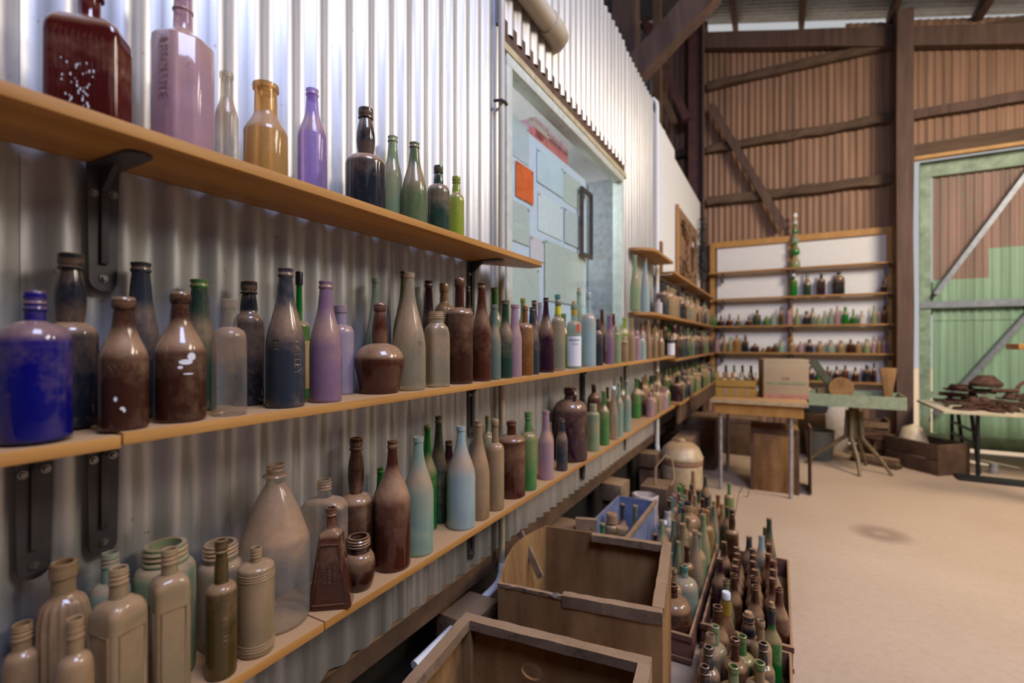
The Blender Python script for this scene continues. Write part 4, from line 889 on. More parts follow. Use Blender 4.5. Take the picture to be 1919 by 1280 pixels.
# ================================================================== UNDER THE WALL: STUMPS
for k, (y, lab) in enumerate(((.45, 'timber stump with head block under the wall, nearest of all, behind the front crate'), (1.34, 'dusty stump with head block under the wall behind the two open crates'), (2.17, 'stump under the wall beside the loose grey plank'), (3.0, 'stump with a square head block under the wall behind the blue tray'), (3.93, 'stump with head block under the wall beside the cream water cooler'), (4.9, 'stump in the shadow under the far shelves'))):
    r = thing('wall_stump', lab, 'stump', (.03, y, 0), random.uniform(-.06, .06), 'stumps under the partition')
    MB().box(-.065, .075, -.085, .085, .30, .408).build('head_block', M_batten if k in (1, 3) else M_oldwood, r, None, .006)
    MB().beam((0, 0, 0), (0, 0, .30), .115, .12, div=4, jit=.004).build('post', M_oldwood, r)
# ================================================================== OPEN WOODEN CRATES
def panel_hole(x0, x1, z0, z1, y0, y1, cx, cz, ra, rb, n=40):
    vs = []; fs = []
    for y in (y0, y1):
        for k in range(n):
            t = 2*math.pi*k/n; c, s = math.cos(t), math.sin(t); vs.append((cx+ra*c, y, cz+rb*s))
        for k in range(n):
            t = 2*math.pi*k/n; c, s = math.cos(t), math.sin(t)
            q = min([((x1-cx)/c if c > 1e-6 else (x0-cx)/c if c < -1e-6 else 9), ((z1-cz)/s if s > 1e-6 else (z0-cz)/s if s < -1e-6 else 9)]); vs.append((cx+q*c, y, cz+q*s))
    for k in range(n):
        j = (k+1) % n
        fs += [(k, n+k, n+j, j), (2*n+k, 2*n+j, 3*n+j, 3*n+k), (k, j, 2*n+j, 2*n+k), (n+k, 3*n+k, 3*n+j, n+j)]
    return MB().add(vs, fs)
def open_crate(label, corner, rz, W_, L_, H_, opts):
    """corner: back-left for crate A style; local x along width, y along depth"""
    o = thing('wooden_crate', label, 'crate', corner, rz); t = .008
    pan = lambda nm, mb: mb.build(nm, M_crate, o)
    pan('base', MB().box(0, W_, 0, L_, 0, t))
    pan('front_panel', MB().box(0, W_, 0, t, t, H_-.004))
    if opts.get('hole'): pan('back_panel', panel_hole(0, W_, t, H_-.004, L_-t, L_, W_*.40, H_-.105, .030, .022))
    else: pan('back_panel', MB().box(0, W_, L_-t, L_, t, H_-.004))
    pan('side_panel', MB().box(W_-t, W_, t, L_-t, t, H_-.004))
    if opts.get('bow'):
        vs = []; n = 14
        for side in (0, t):
            for k in range(n+1):
                f = k/n; y = t+(L_-2*t)*f; b_ = opts['bow']*math.sin(math.pi*f)
                for z, w in ((t, 0), (H_*.55, .35), (H_*.8, .75), (H_-.004+.012*math.sin(math.pi*f), 1)): vs.append((side-b_*w, y, z))
        q = 4*(n+1); fs = []
        for k in range(n):
            for z in range(3):
                a = k*4+z; fs += [(a, a+1, a+5, a+4), (q+a, q+a+4, q+a+5, q+a+1)]
            a = k*4; fs += [(a+3, q+a+3, q+a+7, a+7), (a, a+4, q+a+4, q+a)]
        a = n*4; fs += [(0, q, q+1, 1), (1, q+1, q+2, 2), (2, q+2, q+3, 3), (a, a+1, q+a+1, q+a), (a+1, a+2, q+a+2, q+a+1), (a+2, a+3, q+a+3, q+a+2)]
        pan('side_panel', MB().add(vs, fs))
    else: pan('side_panel', MB().box(0, t, t, L_-t, t, H_-.004))
    bt = lambda nm, a, b_, w, h, j=.0011, d=12, up=(0,0,1): MB().beam(a, b_, w, h, up, d, j).build(nm, M_batten, o)
    for nm, a, b_, w, h in opts['rims']: bt(nm, a, b_, w, h)
    for x, y in ((.02, .02), (W_-.02, .02), (.02, L_-.02), (W_-.02, L_-.02)):
        if opts.get('noposts') and x < .1: continue
        MB().beam((x, y, t), (x, y, H_-.02), .022, .022, div=6, jit=.001).build('corner_post', M_crate, o)
    return o
# front crate A: rim corners read off the photo, rim about 0.56 m up
RZ = .56
A_BL, A_BR = on_z(872, 1148, RZ), on_z(1222, 1232, RZ)
ang = math.atan2(A_BR.y-A_BL.y, A_BR.x-A_BL.x); Wd = (A_BR.xy-A_BL.xy).length; Ld = .50
dirw = Vector((math.cos(ang), math.sin(ang))); dird = Vector((math.sin(ang), -math.cos(ang)))
cornerA = Vector((A_BL.x, A_BL.y)) + dird*Ld
e = .014
open_crate('front open wooden crate with worn rim and a round hole in its far side', (cornerA.x, cornerA.y, 0), ang, Wd, Ld, RZ, dict(hole=True, rims=[
  ('rim_batten', (0, Ld-e, RZ-.012), (Wd, Ld-e, RZ-.014), .032, .024), ('rim_batten', (e, 0, RZ-.013), (e, Ld-.03, RZ-.012), .030, .026),
  ('rim_batten', (Wd-e, 0, RZ-.012), (Wd-e, Ld-.03, RZ-.013), .030, .026), ('rim_batten', (.03, e, RZ-.012), (Wd-.03, e, RZ-.012), .030, .024)]))
B_NL, B_NR, B_FR = on_z(933, 1092, RZ), on_z(1242, 1152, RZ), on_z(1268, 1014, RZ)
ang = math.atan2(B_NR.y-B_NL.y, B_NR.x-B_NL.x); Wb = (B_NR.xy-B_NL.xy).length; Lb = .50
cb = open_crate('second open wooden crate with a bowed left side and broken front rim', (B_NL.x, B_NL.y, 0), ang, Wb, Lb, RZ, dict(bow=.042, noposts=True, rims=[
  ('rim_batten', (Wb*.42, .010, RZ-.016), (Wb, .010, RZ-.012), .026, .034), ('rim_batten', (Wb-e, .03, RZ-.012), (Wb-e, Lb, RZ-.012), .032, .026),
  ('rim_batten', (Wb*.40, Lb-.016, RZ-.016), (Wb-.03, Lb-.016, RZ-.016), .026, .026), ('edge_strip', (0, .004, RZ-.006), (Wb*.42, .004, RZ-.008), .012, .010)]))
MB().add([(Wb*.34, -.006, RZ-.002), (Wb*.40, -.006, RZ+.010), (Wb*.385, -.002, RZ-.012), (Wb*.345, .004, RZ-.014)], [(0,2,1), (0,3,2), (0,1,3), (1,2,3)]).build('torn_tin_edge', M_cap_w, cb)
cb_inv = (Matrix.Translation((B_NL.x, B_NL.y, 0)) @ Matrix.Rotation(ang, 4, 'Z')).inverted()
MB().beam(cb_inv @ on_z(974, 997, .568), cb_inv @ on_z(1014, 1082, .43), .024, .012, up=(0, 1, 0), div=6, jit=.0012).build('loose_batten', M_batten, cb)
bpy.context.view_layer.update()
# ================================================================== CRATES AND BOTTLES ON THE FLOOR
def low_crate(label, x0, x1, y0, y1, h, mat):
    o = thing('bottle_crate', label, 'crate', (x0, y0, 0)); w, l = x1-x0, y1-y0; t = .010
    for nm, b_ in (('base', (0, w, 0, l, 0, t)), ('front_panel', (0, w, 0, t, t, h)), ('back_panel', (0, w, l-t, l, t, h)), ('side_panel', (0, t, t, l-t, t, h)), ('side_panel', (w-t, w, t, l-t, t, h))):
        MB().box(*b_).build(nm, mat, o, None, .002)
    MB().box(-.004, w+.004, -.006, 0, h-.022, h).build('rim_batten', mat, o); MB().box(-.004, w+.004, -.006, 0, t, t+.018).build('rim_batten', mat, o)
    return o
low_crate('low red-brown crate of mixed bottles nearest on the floor', .695, .995, 1.50, 2.12, .11, M_redcrate)
low_crate('low red-brown crate packed with brown beer bottles', .665, 1.00, 2.16, 3.02, .11, M_redcrate)
low_crate('low red-brown crate of tall dusty bottles beside the second open crate', .33, .645, 2.02, 3.02, .12, M_redcrate)
FB = []   # x, y, r, H, shape, colour, label, extra, region
def fl(px, py, H, r, shp, col, label, reg, **kw):
    p = on_z(px, py, H+.011); FB.append([p.x, p.y, r, H, shp, col, label, kw, reg])
R1, R2, R3_, R4_ = (.707, .983, 1.512, 2.108), (.677, .988, 2.172, 3.008), (.342, .633, 2.032, 3.008), (.32, .72, 3.05, 3.85)
n1, n2, n3, n4 = 'in the nearest floor crate', 'in the brown-bottle crate', 'in the crate beside the bowed crate', 'before the cream water cooler'
fl(1352,1121,.31,.036,'champ','amberbrown','gold-foiled white-capped bottle '+n1,R1,neckband=(M_foil,.74,.92),cap=(M_cap_w,True))
fl(1402,1152,.25,.042,'bulb','black','black wide-necked bottle with a tan cork '+n1,R1,cap=(M_cork,False),lw=.5)
fl(1428,1160,.29,.036,'spirit','cream','cream round-shouldered bottle '+n1,R1)
fl(1441,1138,.32,.033,'wine','green','vivid green bottle with dark neck and cork '+n1,R1,cap=(M_cork,False),lipcol='black',neckband=(M_cap_b,.80,.93))
fl(1317,1203,.27,.038,'ale','slate','slate-necked bottle behind a similar shorter one '+n1,R1)
fl(1322,1244,.25,.036,'ale','black','black open-mouthed bottle '+n1,R1)
fl(1360,1188,.28,.040,'spirit','redbrown','red-necked dusty bottle '+n1,R1)
fl(1380,1193,.25,.044,'spirit','midgreen','green bottle right of the red-necked one '+n1,R1)
fl(1418,1202,.27,.036,'ale','black','black ring-lipped bottle left of the vivid green one '+n1,R1)
fl(1367,1239,.25,.045,'spirit','palegreen','pale dusty bottle with green neck, left of a pair '+n1,R1,lipcol='midgreen')
fl(1414,1242,.25,.045,'spirit','cream','cream dusty bottle with green lip, right of a pair '+n1,R1,lipcol='midgreen')
fl(1340,1171,.26,.042,'spirit','palegreen','green-tan bottle behind the red-necked one '+n1,R1)
fl(1321,1180,.27,.036,'med','clear','clear bottle '+n1,R1)
fl(1308,1273,.22,.032,'sauce','tancoat','tan open-mouthed bottle at the frame edge '+n1,R1)
fl(1432,1272,.23,.038,'spirit','midgreen','half-cut green neck at the frame edge '+n1,R1)
fl(1315,1138,.29,.042,'beer','brown','brown dusty bottle left of the gold-foiled one '+n1,R1)
B2 = [(1460,1101,'redbrown','largest, in the near right corner'),(1415,1099,'brown','front row, left of the corner one'),(1362,1089,'olive','olive one in the front row'),(1373,1077,'brown',''),(1448,1083,'redbrown',''),(1413,1080,'brown',''),(1415,1067,'brown',''),(1449,1067,'plum',''),(1378,1060,'plum',''),(1410,1051,'brown',''),(1449,1050,'redbrown',''),(1365,1046,'brown',''),
      (1432,1037,'redbrown',''),(1417,1038,'brown',''),(1400,1028,'plum',''),(1382,1037,'brown',''),(1348,1044,'plum',''),(1367,1019,'brown',''),(1384,1024,'brown',''),(1404,1005,'slate',''),(1427,1003,'paleblue',''),(1442,1019,'redbrown',''),(1436,990,'olive','')]
for k, (px, py, col, nm) in enumerate(B2): fl(px, py, .285, .035, 'beer' if col != 'olive' else 'champ', col, f'{CW[col]} beer bottle {nm} {n2}'.replace('  ', ' ') if nm else f'{CW[col]} beer bottle, {ORD[k]} from the near end {n2}', R2)
fl(1372,953,.36,.035,'bulb','brown','tallest brown bottle standing at the far end of the brown bottle crate',R2)
fl(1440,969,.36,.034,'champ','darkgreen','tall dark green bottle at the far right corner of the brown bottle crate',R2)
fl(1293,1091,.26,.075,'jug','brown','big brown round jug '+n3,R3_)
fl(1297,1069,.26,.060,'jug','aqua','aqua round jug behind the brown one '+n3,R3_,lipcol='teal')
fl(1290,985,.36,.042,'hock','cream','tall cream bottle, left of two, '+n3,R3_)
fl(1321,995,.36,.042,'hock','cleardusty','tall dusty clear bottle, right of two, '+n3,R3_)
fl(1305,1000,.32,.034,'wine','palegreen','pale bottle squeezed between the tall cream pair '+n3,R3_)
fl(1331,965,.36,.036,'champ','palegreen','tall pale green bottle '+n3,R3_)
fl(1301,951,.34,.075,'demi','tancoat','big tan handled demijohn with dark stopper '+n3,R3_,cap=(M_cap_b,False),lw=.4)
fl(1276,950,.38,.034,'wine','olive','dark-necked tall olive bottle '+n3,R3_,lipcol='plum')
fl(1256,960,.30,.036,'bulb','white','clear double-bellied bottle with a dark blue stopper '+n3,R3_,cap=(M_cap_b,False),lw=.5)
fl(1317,951,.34,.036,'spirit','amber','orange-tan bottle right of the handled demijohn '+n3,R3_)
fl(1234,976,.26,.036,'sauce','cleardusty','clear bottle with white cap '+n3,R3_,cap=(M_cap_w,True))
fl(1225,978,.25,.034,'wine','plum','dark-capped short bottle '+n3,R3_,cap=(M_cap_b,True))
fl(1339,948,.33,.034,'champ','slate','slate bottle at the right edge '+n3,R3_)
R4L = [(1248,904,'darkgreen'),(1262,902,'midgreen'),(1275,904,'black'),(1288,919,'darkgreen'),(1304,932,'brown'),(1306,916,'darkgreen'),(1315,923,'greygreen'),(1326,925,'black'),(1334,925,'amberbrown'),(1296,880,'tancoat'),(1248,925,'teal'),(1228,905,'midgreen'),(1240,930,'tancoat'),(1262,928,'cream'),(1270,932,'cream'),(1221,922,'mauve'),(1212,930,'redbrown'),(1192,954,'teal'),(1210,962,'amber'),(1203,949,'mauve'),(1197,925,'teal')]
for k, (px, py, col) in enumerate(R4L): fl(px, py, .38 if (px, py) == (1296, 880) else .31 if k % 3 else .28, .034, ('wine', 'champ', 'beer', 'spirit')[k % 4], col, f'{CW[col]} bottle, {ORD[k]} in the loose group {n4}', R4_)
hq = random.Random(11)
for k in range(14):
    c_ = hq.choice(['tancoat','cream','cleardusty','palegreen','brown','greygreen','aqua'])
    FB.append([hq.uniform(.38, .60), hq.uniform(2.2, 2.95), .032, hq.uniform(.24, .34), hq.choice(['hock','wine','beer','spirit']), c_, f'{CW[c_]} bottle, {ORD[k]} of the packed ones {n3}', {}, R3_])
for k in range(12):
    c_ = hq.choice(['darkgreen','cream','tancoat','greygreen','brown','midgreen'])
    FB.append([hq.uniform(.42, .66), hq.uniform(3.1, 3.75), .032, hq.uniform(.26, .34), hq.choice(['wine','champ','beer','spirit']), c_, f'{CW[c_]} bottle, {ORD[k]} of the packed ones {n4}', {}, R4_])
# let neighbours settle side by side inside their crates
for it in range(220):
    for i in range(len(FB)):
        for j in range(i):
            a, b_ = FB[i], FB[j]; dx, dy = a[0]-b_[0], a[1]-b_[1]; d = math.hypot(dx, dy) or 1e-5; m = a[2]+b_[2]+.002-d
            if m > 0: k = m/2/d*.9; a[0] += dx*k; a[1] += dy*k; b_[0] -= dx*k; b_[1] -= dy*k
    for a in FB:
        x0, x1, y0, y1 = a[8]; a[0] = min(max(a[0], x0+a[2]), x1-a[2]); a[1] = min(max(a[1], y0+a[2]), y1-a[2])
for x, y, r, H, shp, col, lab, kw, reg in FB:
    n_, c_ = catname(shp); near = y < 2.3 or kw
    bottle(n_, lab, c_, (x, y, .0105 if reg is not R4_ else .0005), r, H, shp, col, seg=22 if near else 16, parts=bool(near), group='bottles on the floor', **kw)
# blue tray of jars, white sack, loose bits between stump and bottles
p = on_z(1118, 985, .30); tr = thing('metal_tray', 'blue-edged tray box holding old jars beyond the second open crate', 'tray', (.105, 2.22, 0), .0)
M_blue = dusty('blue_enamel', (.14, .19, .34), .4, 0, .3, .2)
tw_, tl_, th_ = .215, .62, .37
MB().box(0, tw_, 0, tl_, 0, .012).build('base', M_oldwood, tr)
for nm, b_, m in (('side_panel', (0, .008, 0, tl_, .012, th_), M_blue), ('side_panel', (tw_-.008, tw_, 0, tl_, .012, th_), M_blue), ('end_panel', (.008, tw_-.008, 0, .008, .012, th_), M_blue), ('end_panel', (.008, tw_-.008, tl_-.008, tl_, .012, th_), M_blue), ('rim_batten', (tw_-.004, tw_+.014, -.005, tl_+.005, th_-.012, th_+.006), M_batten)):
    MB().box(*b_).build(nm, m, tr)
for k, (x, y, r, h, shp, col) in enumerate(((.165, 2.36, .035, .30, 'wine', 'midgreen'), (.24, 2.46, .042, .26, 'jar', 'cleardusty'), (.165, 2.52, .04, .30, 'jar', 'tancoat'), (.265, 2.62, .034, .33, 'beer', 'greygreen'), (.17, 2.70, .034, .30, 'wine', 'slate'))):
    n_, c_ = catname(shp); bottle(n_, f'{CW[col]} {SW[shp]} standing in the blue-edged tray', c_, (x, y, .0125), r, h+.06, shp, col, seg=18, parts=False, group='old jars in the blue tray')
pk = MB().beam((0,0,0), (0,0,.46), .10, .030, div=8, jit=.003).build('timber_plank', M_batten, None); pk.location = (.155, 2.13, .0); pk.rotation_euler = (-.06, .02, .4); tag(pk, 'short grey plank leaning upright behind the second open crate', 'plank')
# crumpled white sack
mb = MB(); mb.lathe([(0, 0), (.075, 0), (.085, .03), (.088, .14), (.08, .24), (.083, .31), (.075, .315), (.07, .28), (0, .25)], 26, sec=lambda t, k: (math.cos(t)*(1+.07*math.sin(5*t+k)), math.sin(t)*(.85+.06*math.cos(4*t+k*1.3))))
sk = mb.build('white_sack', plain('sack_cloth', (.48, .40, .35), .8, var=.12), None, 50); sk.location = (.20, 3.115, 0); tag(sk, 'dusty white sack standing by the stump behind floor bottles', 'sack')
wr = MB().tube([(0,0,0), (0,.02,.12), (.06,.05,.2), (.10,.06,.17), (.12,.04,.05), (.10,.02,0)], .007, 8).build('bent_wire', M_cork, None, 50); wr.location = (.20, 3.40, .305); tag(wr, 'bent tan cane loop above the floor bottles by the wall', 'cane')
bx = MB().box(-.09, .09, -.12, .12, 0, .30).build('wooden_box', M_oldwood, None, None, .004); bx.location = (.20, 3.45, 0); tag(bx, 'small old box under the cane loop by the wall', 'box')
gr = thing('dry_grass_stem', 'dry curled grass stem rising beside the brown bottle crate', 'dry grass', (.69, 3.12, 0))
MB().tube([(0,0,0), (.02,.01,.18), (.04,.02,.30), (.055,.03,.40)], .0028, 6).build('stem', M_cork, gr)
MB().tube([(.055,.03,.40), (.08,.03,.44), (.11,.03,.42), (.10,.03,.38), (.075,.03,.385)], .004, 6).build('seed_head', M_cork, gr)
# cream water cooler
wc = thing('water_cooler', 'cream domed stoneware water cooler beyond the floor bottles', 'water cooler', (.245, 4.16, 0)); Rw = .165
MB().lathe([(0, 0), (Rw*.95, 0), (Rw, .01), (Rw, .33), (Rw*.97, .34)], 30).build('body', M_cream, wc, 40)
MB().lathe([(Rw*1.04, .335), (Rw*1.05, .35), (Rw*1.0, .365), (Rw*.86, .42), (Rw*.6, .458), (Rw*.25, .468), (0, .470)], 30).build('lid', M_cream, wc, 50)
MB().lathe([(.03, .468), (.034, .485), (.02, .495), (0, .497)], 16).build('knob', M_cream, wc, 50)
MB().lathe([(Rw*1.005, .29), (Rw*1.03, .30), (Rw*1.03, .32), (Rw*1.005, .33)], 30, close=False).build('band', plain('rusty_band', (.25, .13, .07), .6), wc, 50)
# ================================================================== TABLE WITH CRATES
tb = thing('work_table', 'wooden table on thin galvanised legs in front of the white shelving', 'table', (.43, 4.52, 0)); tw_, tl_ = .73, .80
MB().box(0, tw_, 0, tl_, .772, .798).build('table_top', M_shelf2, tb, None, .003)
MB().box(-.003, tw_+.003, -.006, 0, .768, .797).build('edge_strip', M_cream, tb)
MB().box(.03, tw_-.03, .02, .04, .672, .772).build('apron', M_frame, tb); MB().box(.03, tw_-.03, tl_-.04, tl_-.02, .672, .772).build('apron', M_frame, tb)
MB().box(.03, .05, .04, tl_-.04, .672, .772).build('apron', M_frame, tb); MB().box(tw_-.05, tw_-.03, .04, tl_-.04, .672, .772).build('apron', M_frame, tb)
M_legs = plain('galvanised_leg', (.42, .41, .42), .4, .5)
for x, y in ((.075, .06), (tw_-.12, .06), (.075, tl_-.06), (tw_-.12, tl_-.06)): MB().tube([(x, y, 0), (x, y, .672)], .016, 12).build('leg', M_legs, tb, 50)
yc = thing('yellow_crate', 'yellow slatted crate of old bottles on the table', 'crate', (.40+.05, 4.72, .7985), .04); M_ycr = wood('yellow_crate_wood', (.34, .19, .035), (.50, .30, .07), (2, 8, 8))
w, l, h = .33, .26, .16
MB().box(0, w, 0, l, 0, .01).build('base', M_ycr, yc)
for z0, z1 in ((.012, .085), (.095, .155)):
    MB().box(0, w, 0, .01, z0, z1).build('slat', M_ycr, yc); MB().box(0, w, l-.01, l, z0, z1).build('slat', M_ycr, yc)
for x in (0, w-.012): MB().box(x, x+.012, .0105, l-.0105, .012, .215).build('end_panel', M_ycr, yc)
for x in (.07, .16, .25): MB().box(x, x+.012, -.002, 0, .02, .08).build('tin_clip', M_legs, yc)
for k, (x, y, shp, col) in enumerate(((.06,.07,'spirit','amber'),(.13,.07,'spirit','amber'),(.20,.07,'med','aqua'),(.27,.07,'med','clear'),(.07,.18,'champ','darkgreen'),(.14,.18,'wine','greygreen'),(.21,.18,'wine','darkgreen'),(.28,.18,'champ','plum'))):
    n_, c_ = catname(shp); bottle(n_, f'{CW[col]} {SW[shp]} in the yellow crate, {"front" if k < 4 else "back"} row, {ORD[k % 4]} from the wall', c_, (.45+x, 4.722+y, .809), .030, .21 if k < 4 else .27, shp, col, seg=14, parts=False, group='bottles in the yellow crate')
bxx = thing('wine_box', 'pale wooden box with red and green printing stood on the table', 'box', (.835, 4.80, .7985), .22); M_pale = wood('pale_box_wood', (.34, .25, .15), (.44, .33, .21), (1.2, 8, 8)); w, h = .355, .345
MB().box(0, w, 0, .22, 0, h).build('box_body', M_pale, bxx, None, .003)
MB().box(.0, w, -.004, 0, .0, .035).build('bottom_batten', plain('faded_red', (.36, .16, .12), .7), bxx)
MB().box(.02, w-.02, -.002, 0, .125, .14).build('printed_stripe', plain('faded_green', (.17, .24, .13), .7), bxx)
Mx = Matrix.Translation((w/2, -.0012, .175)) @ Matrix.Rotation(math.pi/2, 4, 'X'); flat_text('printed_lettering', 'BAR', .035, Mx, plain('faded_print', (.25, .09, .05), .7), bxx)
Mx = Matrix.Translation((w/2, -.0030, .132)) @ Matrix.Rotation(math.pi/2, 4, 'X'); flat_text('printed_lettering', 'WINES', .013, Mx, M_pale, bxx)
sc = MB().tube([(0,0,0), (.06,.03,.055)], .016, 10).build('paper_roll', M_pale, None, 50); sc.location = (1.145, 5.12, .8155); tag(sc, 'small pale paper roll at the right side of the printed box', 'paper roll')
# big crate under the table and clutter behind
ck = thing('wooden_crate', 'tall upright wooden crate under the table', 'crate', (.735, 4.70, 0), .03)
MB().box(0, .37, 0, .36, 0, .55).build('crate_body', M_crate, ck, None, .004)
for x in (.0, .345): MB().box(x, x+.025, -.008, 0, 0, .55).build('batten', M_oldwood, ck)
MB().box(.025, .345, -.006, 0, .5, .55).build('batten', M_oldwood, ck)
pl = MB().beam((0,0,0), (0,.03,.56), .36, .012, up=(1,0,0), div=4).build('plywood_sheet', M_oldwood, None); pl.location = (1.19, 4.92, 0.004); pl.rotation_euler = (0, 0, 0); tag(pl, 'dark curved plywood sheet leaning beside the upright crate', 'plywood sheet')
for k, (x, y, w, l, h, lab) in enumerate(((.21, 4.62, .17, .5, .44, 'dark box in the shadow left of the table'), (.24, 5.5, .3, .6, .5, 'dark box deep under the far shelves'), (.45, 6.3, .6, .5, .42, 'dark crate behind the table under the bottom shelf'))):
    b_ = thing('wooden_box', lab, 'box', (x, y, 0)); MB().box(-w/2, w/2, -l/2, l/2, 0, h).build('box_body', M_oldwood, b_, None, .005); MB().box(-w/2-.005, w/2+.005, -l/2-.006, -l/2, h-.05, h-.01).build('batten', M_post, b_)
# ================================================================== GREEN TRAY STAND, BUCKET, CLUTTER
gt = thing('tray_stand', 'pale green metal tray on a splayed four-legged iron stand', 'stand', (1.62, 5.95, 0), -.05)
mb = MB(); mb.box(-.39, .39, -.25, -.24, .655, .775); mb.box(-.39, .39, .24, .25, .655, .775); mb.box(-.39, -.38, -.24, .24, .655, .775); mb.box(.38, .39, -.24, .24, .655, .775); mb.box(-.38, .38, -.24, .24, .655, .67)
mb.build('tray', M_gtray, gt)
MB().tube([(0,0,.32), (0,0,.654)], .045, 14).build('column', M_olive, gt, 50)
for a, b_ in (((.05, -.05), (.30, -.10)), ((-.02, -.06), (.03, -.30)), ((-.05, 0), (-.42, .02)), ((.02, .05), (.12, .25))):
    MB().tube([(a[0], a[1], .60), (a[0]*1.3, a[1]*1.3, .33), (b_[0]*.7, b_[1]*.7, .14), (b_[0], b_[1], .0)], [.022, .022, .018, .014], 8).build('leg', M_olive, gt, 50)
mc = thing('mincing_machine', 'dark green iron machine with a tan wooden blade on the left of the green tray', 'machine', (1.36, 5.95, .6705), .1)
mb = MB(); mb.beam((-.10, 0, .43), (.16, 0, .03), .07, .10, up=(0,1,0)); mb.build('frame', dusty('machine_green', (.05, .075, .05), .5, .2, .3, .2), mc)
MB().box(-.06, .2, -.06, .06, 0, .14).build('base', M_olive, mc)
mb = MB(); mb.lathe([(0, -.015), (.11, -.015), (.11, .015), (0, .015)], 26); w_ = mb.build('wooden_blade', M_crate, mc, 40); w_.rotation_euler = (math.pi/2, 0, 0); w_.location = (.14, -.08, .155)
wg = MB().add([(-.07, -.03, .36), (.07, -.03, .36), (.02, -.03, 0), (-.02, -.03, 0), (-.07, .03, .36), (.07, .03, .36), (.02, .03, 0), (-.02, .03, 0)], ((0,3,2,1), (4,5,6,7), (0,1,5,4), (1,2,6,5), (2,3,7,6), (3,0,4,7))).build('wooden_wedge', M_crate, None, None, .006); wg.location = (1.92, 6.09, .672); tag(wg, 'tall tan wooden wedge standing in the green tray', 'wedge')
bk = thing('bucket', 'grey-green metal bucket beside the plywood sheet', 'bucket', (1.35, 6.30, 0))
MB().lathe([(0, 0), (.115, 0), (.12, .01), (.14, .31), (.148, .32), (.138, .318), (.112, .02), (0, .015)], 26).build('body', dusty('bucket_paint', (.20, .27, .25), .45, .2, .4, .3), bk, 50)
MB().tube([(.14*math.cos(t), .03, .29-.10*math.sin(t)) for t in [math.pi*k/12 for k in range(13)]], .004, 6).build('bail_handle', M_steel, bk, 50)
jk = MB(); jk.lathe([(0, 0), (.17, .0), (.19, .06), (.16, .16), (.09, .235), (0, .25)], 22, sec=lambda t, k: (math.cos(t)*(1+.10*math.sin(3*t+k*.7)), math.sin(t)*(.8+.1*math.cos(4*t+k))))
jk = jk.build('dark_cloth', plain('dark_cloth', (.03, .033, .04), .9, var=.3), None, 60); jk.location = (1.29, 6.62, .47); jk.scale = (.8, .8, 1.0); tag(jk, 'bundled dark cloth on a box behind the bucket', 'cloth')
b_ = MB().box(-.13, .13, -.14, .14, 0, .468).build('wooden_box', M_oldwood, None, None, .005); b_.location = (1.29, 6.62, 0); tag(b_, 'dark box carrying the bundled cloth behind the bucket', 'box')
dm = thing('white_drum', 'white enamel drum with a lid behind the green stand', 'drum', (1.52, 6.95, 0))
MB().lathe([(0, 0), (.15, 0), (.16, .02), (.16, .53), (.155, .54)], 26).build('body', plain('old_enamel', (.50, .43, .37), .4, var=.15), dm, 40); MB().lathe([(.168, .538), (.17, .555), (.12, .59), (0, .60)], 26).build('lid', plain('old_enamel', (.5, .43, .37)), dm, 50)
b_ = MB().box(-.17, .17, -.17, .17, 0, .0).mesh('x')
for k, (x, y, w, l, h, lab) in enumerate(((1.92, 7.00, .26, .30, .40, 'dark slatted crate behind the green stand'), (1.93, 6.66, .16, .22, .20, 'low dark crate right of the iron stand'))):
    o = thing('slatted_crate', lab, 'crate', (x, y, 0), .1*k)
    MB().box(-w/2, w/2, -l/2, l/2, 0, .02).build('base', M_oldwood, o)
    n = 4 if h > .3 else 2
    for q in range(n):
        z0 = .03+q*(h-.03)/n
        MB().box(-w/2, w/2, -l/2-.008, -l/2, z0, z0+(h-.03)/n*.72).build('slat', M_batten if q % 2 else M_oldwood, o); MB().box(-w/2, w/2, l/2, l/2+.008, z0, z0+(h-.03)/n*.72).build('slat', M_oldwood, o)
    for s in (-1, 1): MB().box(s*w/2-.01, s*w/2+.01, -l/2, l/2, 0.02, h).build('end_panel', M_oldwood, o)
b_ = thing('wooden_crate', 'long low crate of scrap on the floor at the left end of the scrap table', 'crate', (2.27, 6.36, 0), math.atan2(-.45, .375)); w, l, h = .54, .36, .30
for nm, q in (('base', (-w/2, w/2, -l/2, l/2, 0, .012)), ('front_board', (-w/2, w/2, -l/2-.012, -l/2, .0, .14)), ('front_board', (-w/2, w/2, -l/2-.012, -l/2, .15, h)), ('back_panel', (-w/2, w/2, l/2, l/2+.012, 0, h)), ('end_panel', (-w/2, -w/2+.014, -l/2, l/2, .012, h)), ('end_panel', (w/2-.014, w/2, -l/2, l/2, .012, h))): MB().box(*q).build(nm, M_oldwood, b_, None, .003)
bl = MB(); bl.lathe([(.0, 0), (.07, .015), (.105, .07), (.105, .10), (.07, .165), (0, .18)], 22); bl = bl.build('pale_globe', plain('pale_globe', (.62, .5, .33), .4), None, 60); bl.location = (2.18, 6.42, .0125); 
bl.scale = (1.25, 1.25, 2.35); tag(bl, 'pale round globe sitting in the scrap crate', 'globe')
for k, (x, y, z, l, rz, lab) in enumerate(((1.84, 6.27, 0.0, .44, -.6, 'short thick plank on the floor right of the iron stand'), (1.84, 6.28, .0475, .40, -.5, 'pale plank lying across another by the scrap crate'))):
    q = MB().beam((-l/2, 0, .022), (l/2, 0, .022), .10, .044, div=6, jit=.002).build('timber_plank', M_batten if k else M_oldwood); q.location = (x, y, z); q.rotation_euler = (0, 0, rz); tag(q, lab, 'plank')
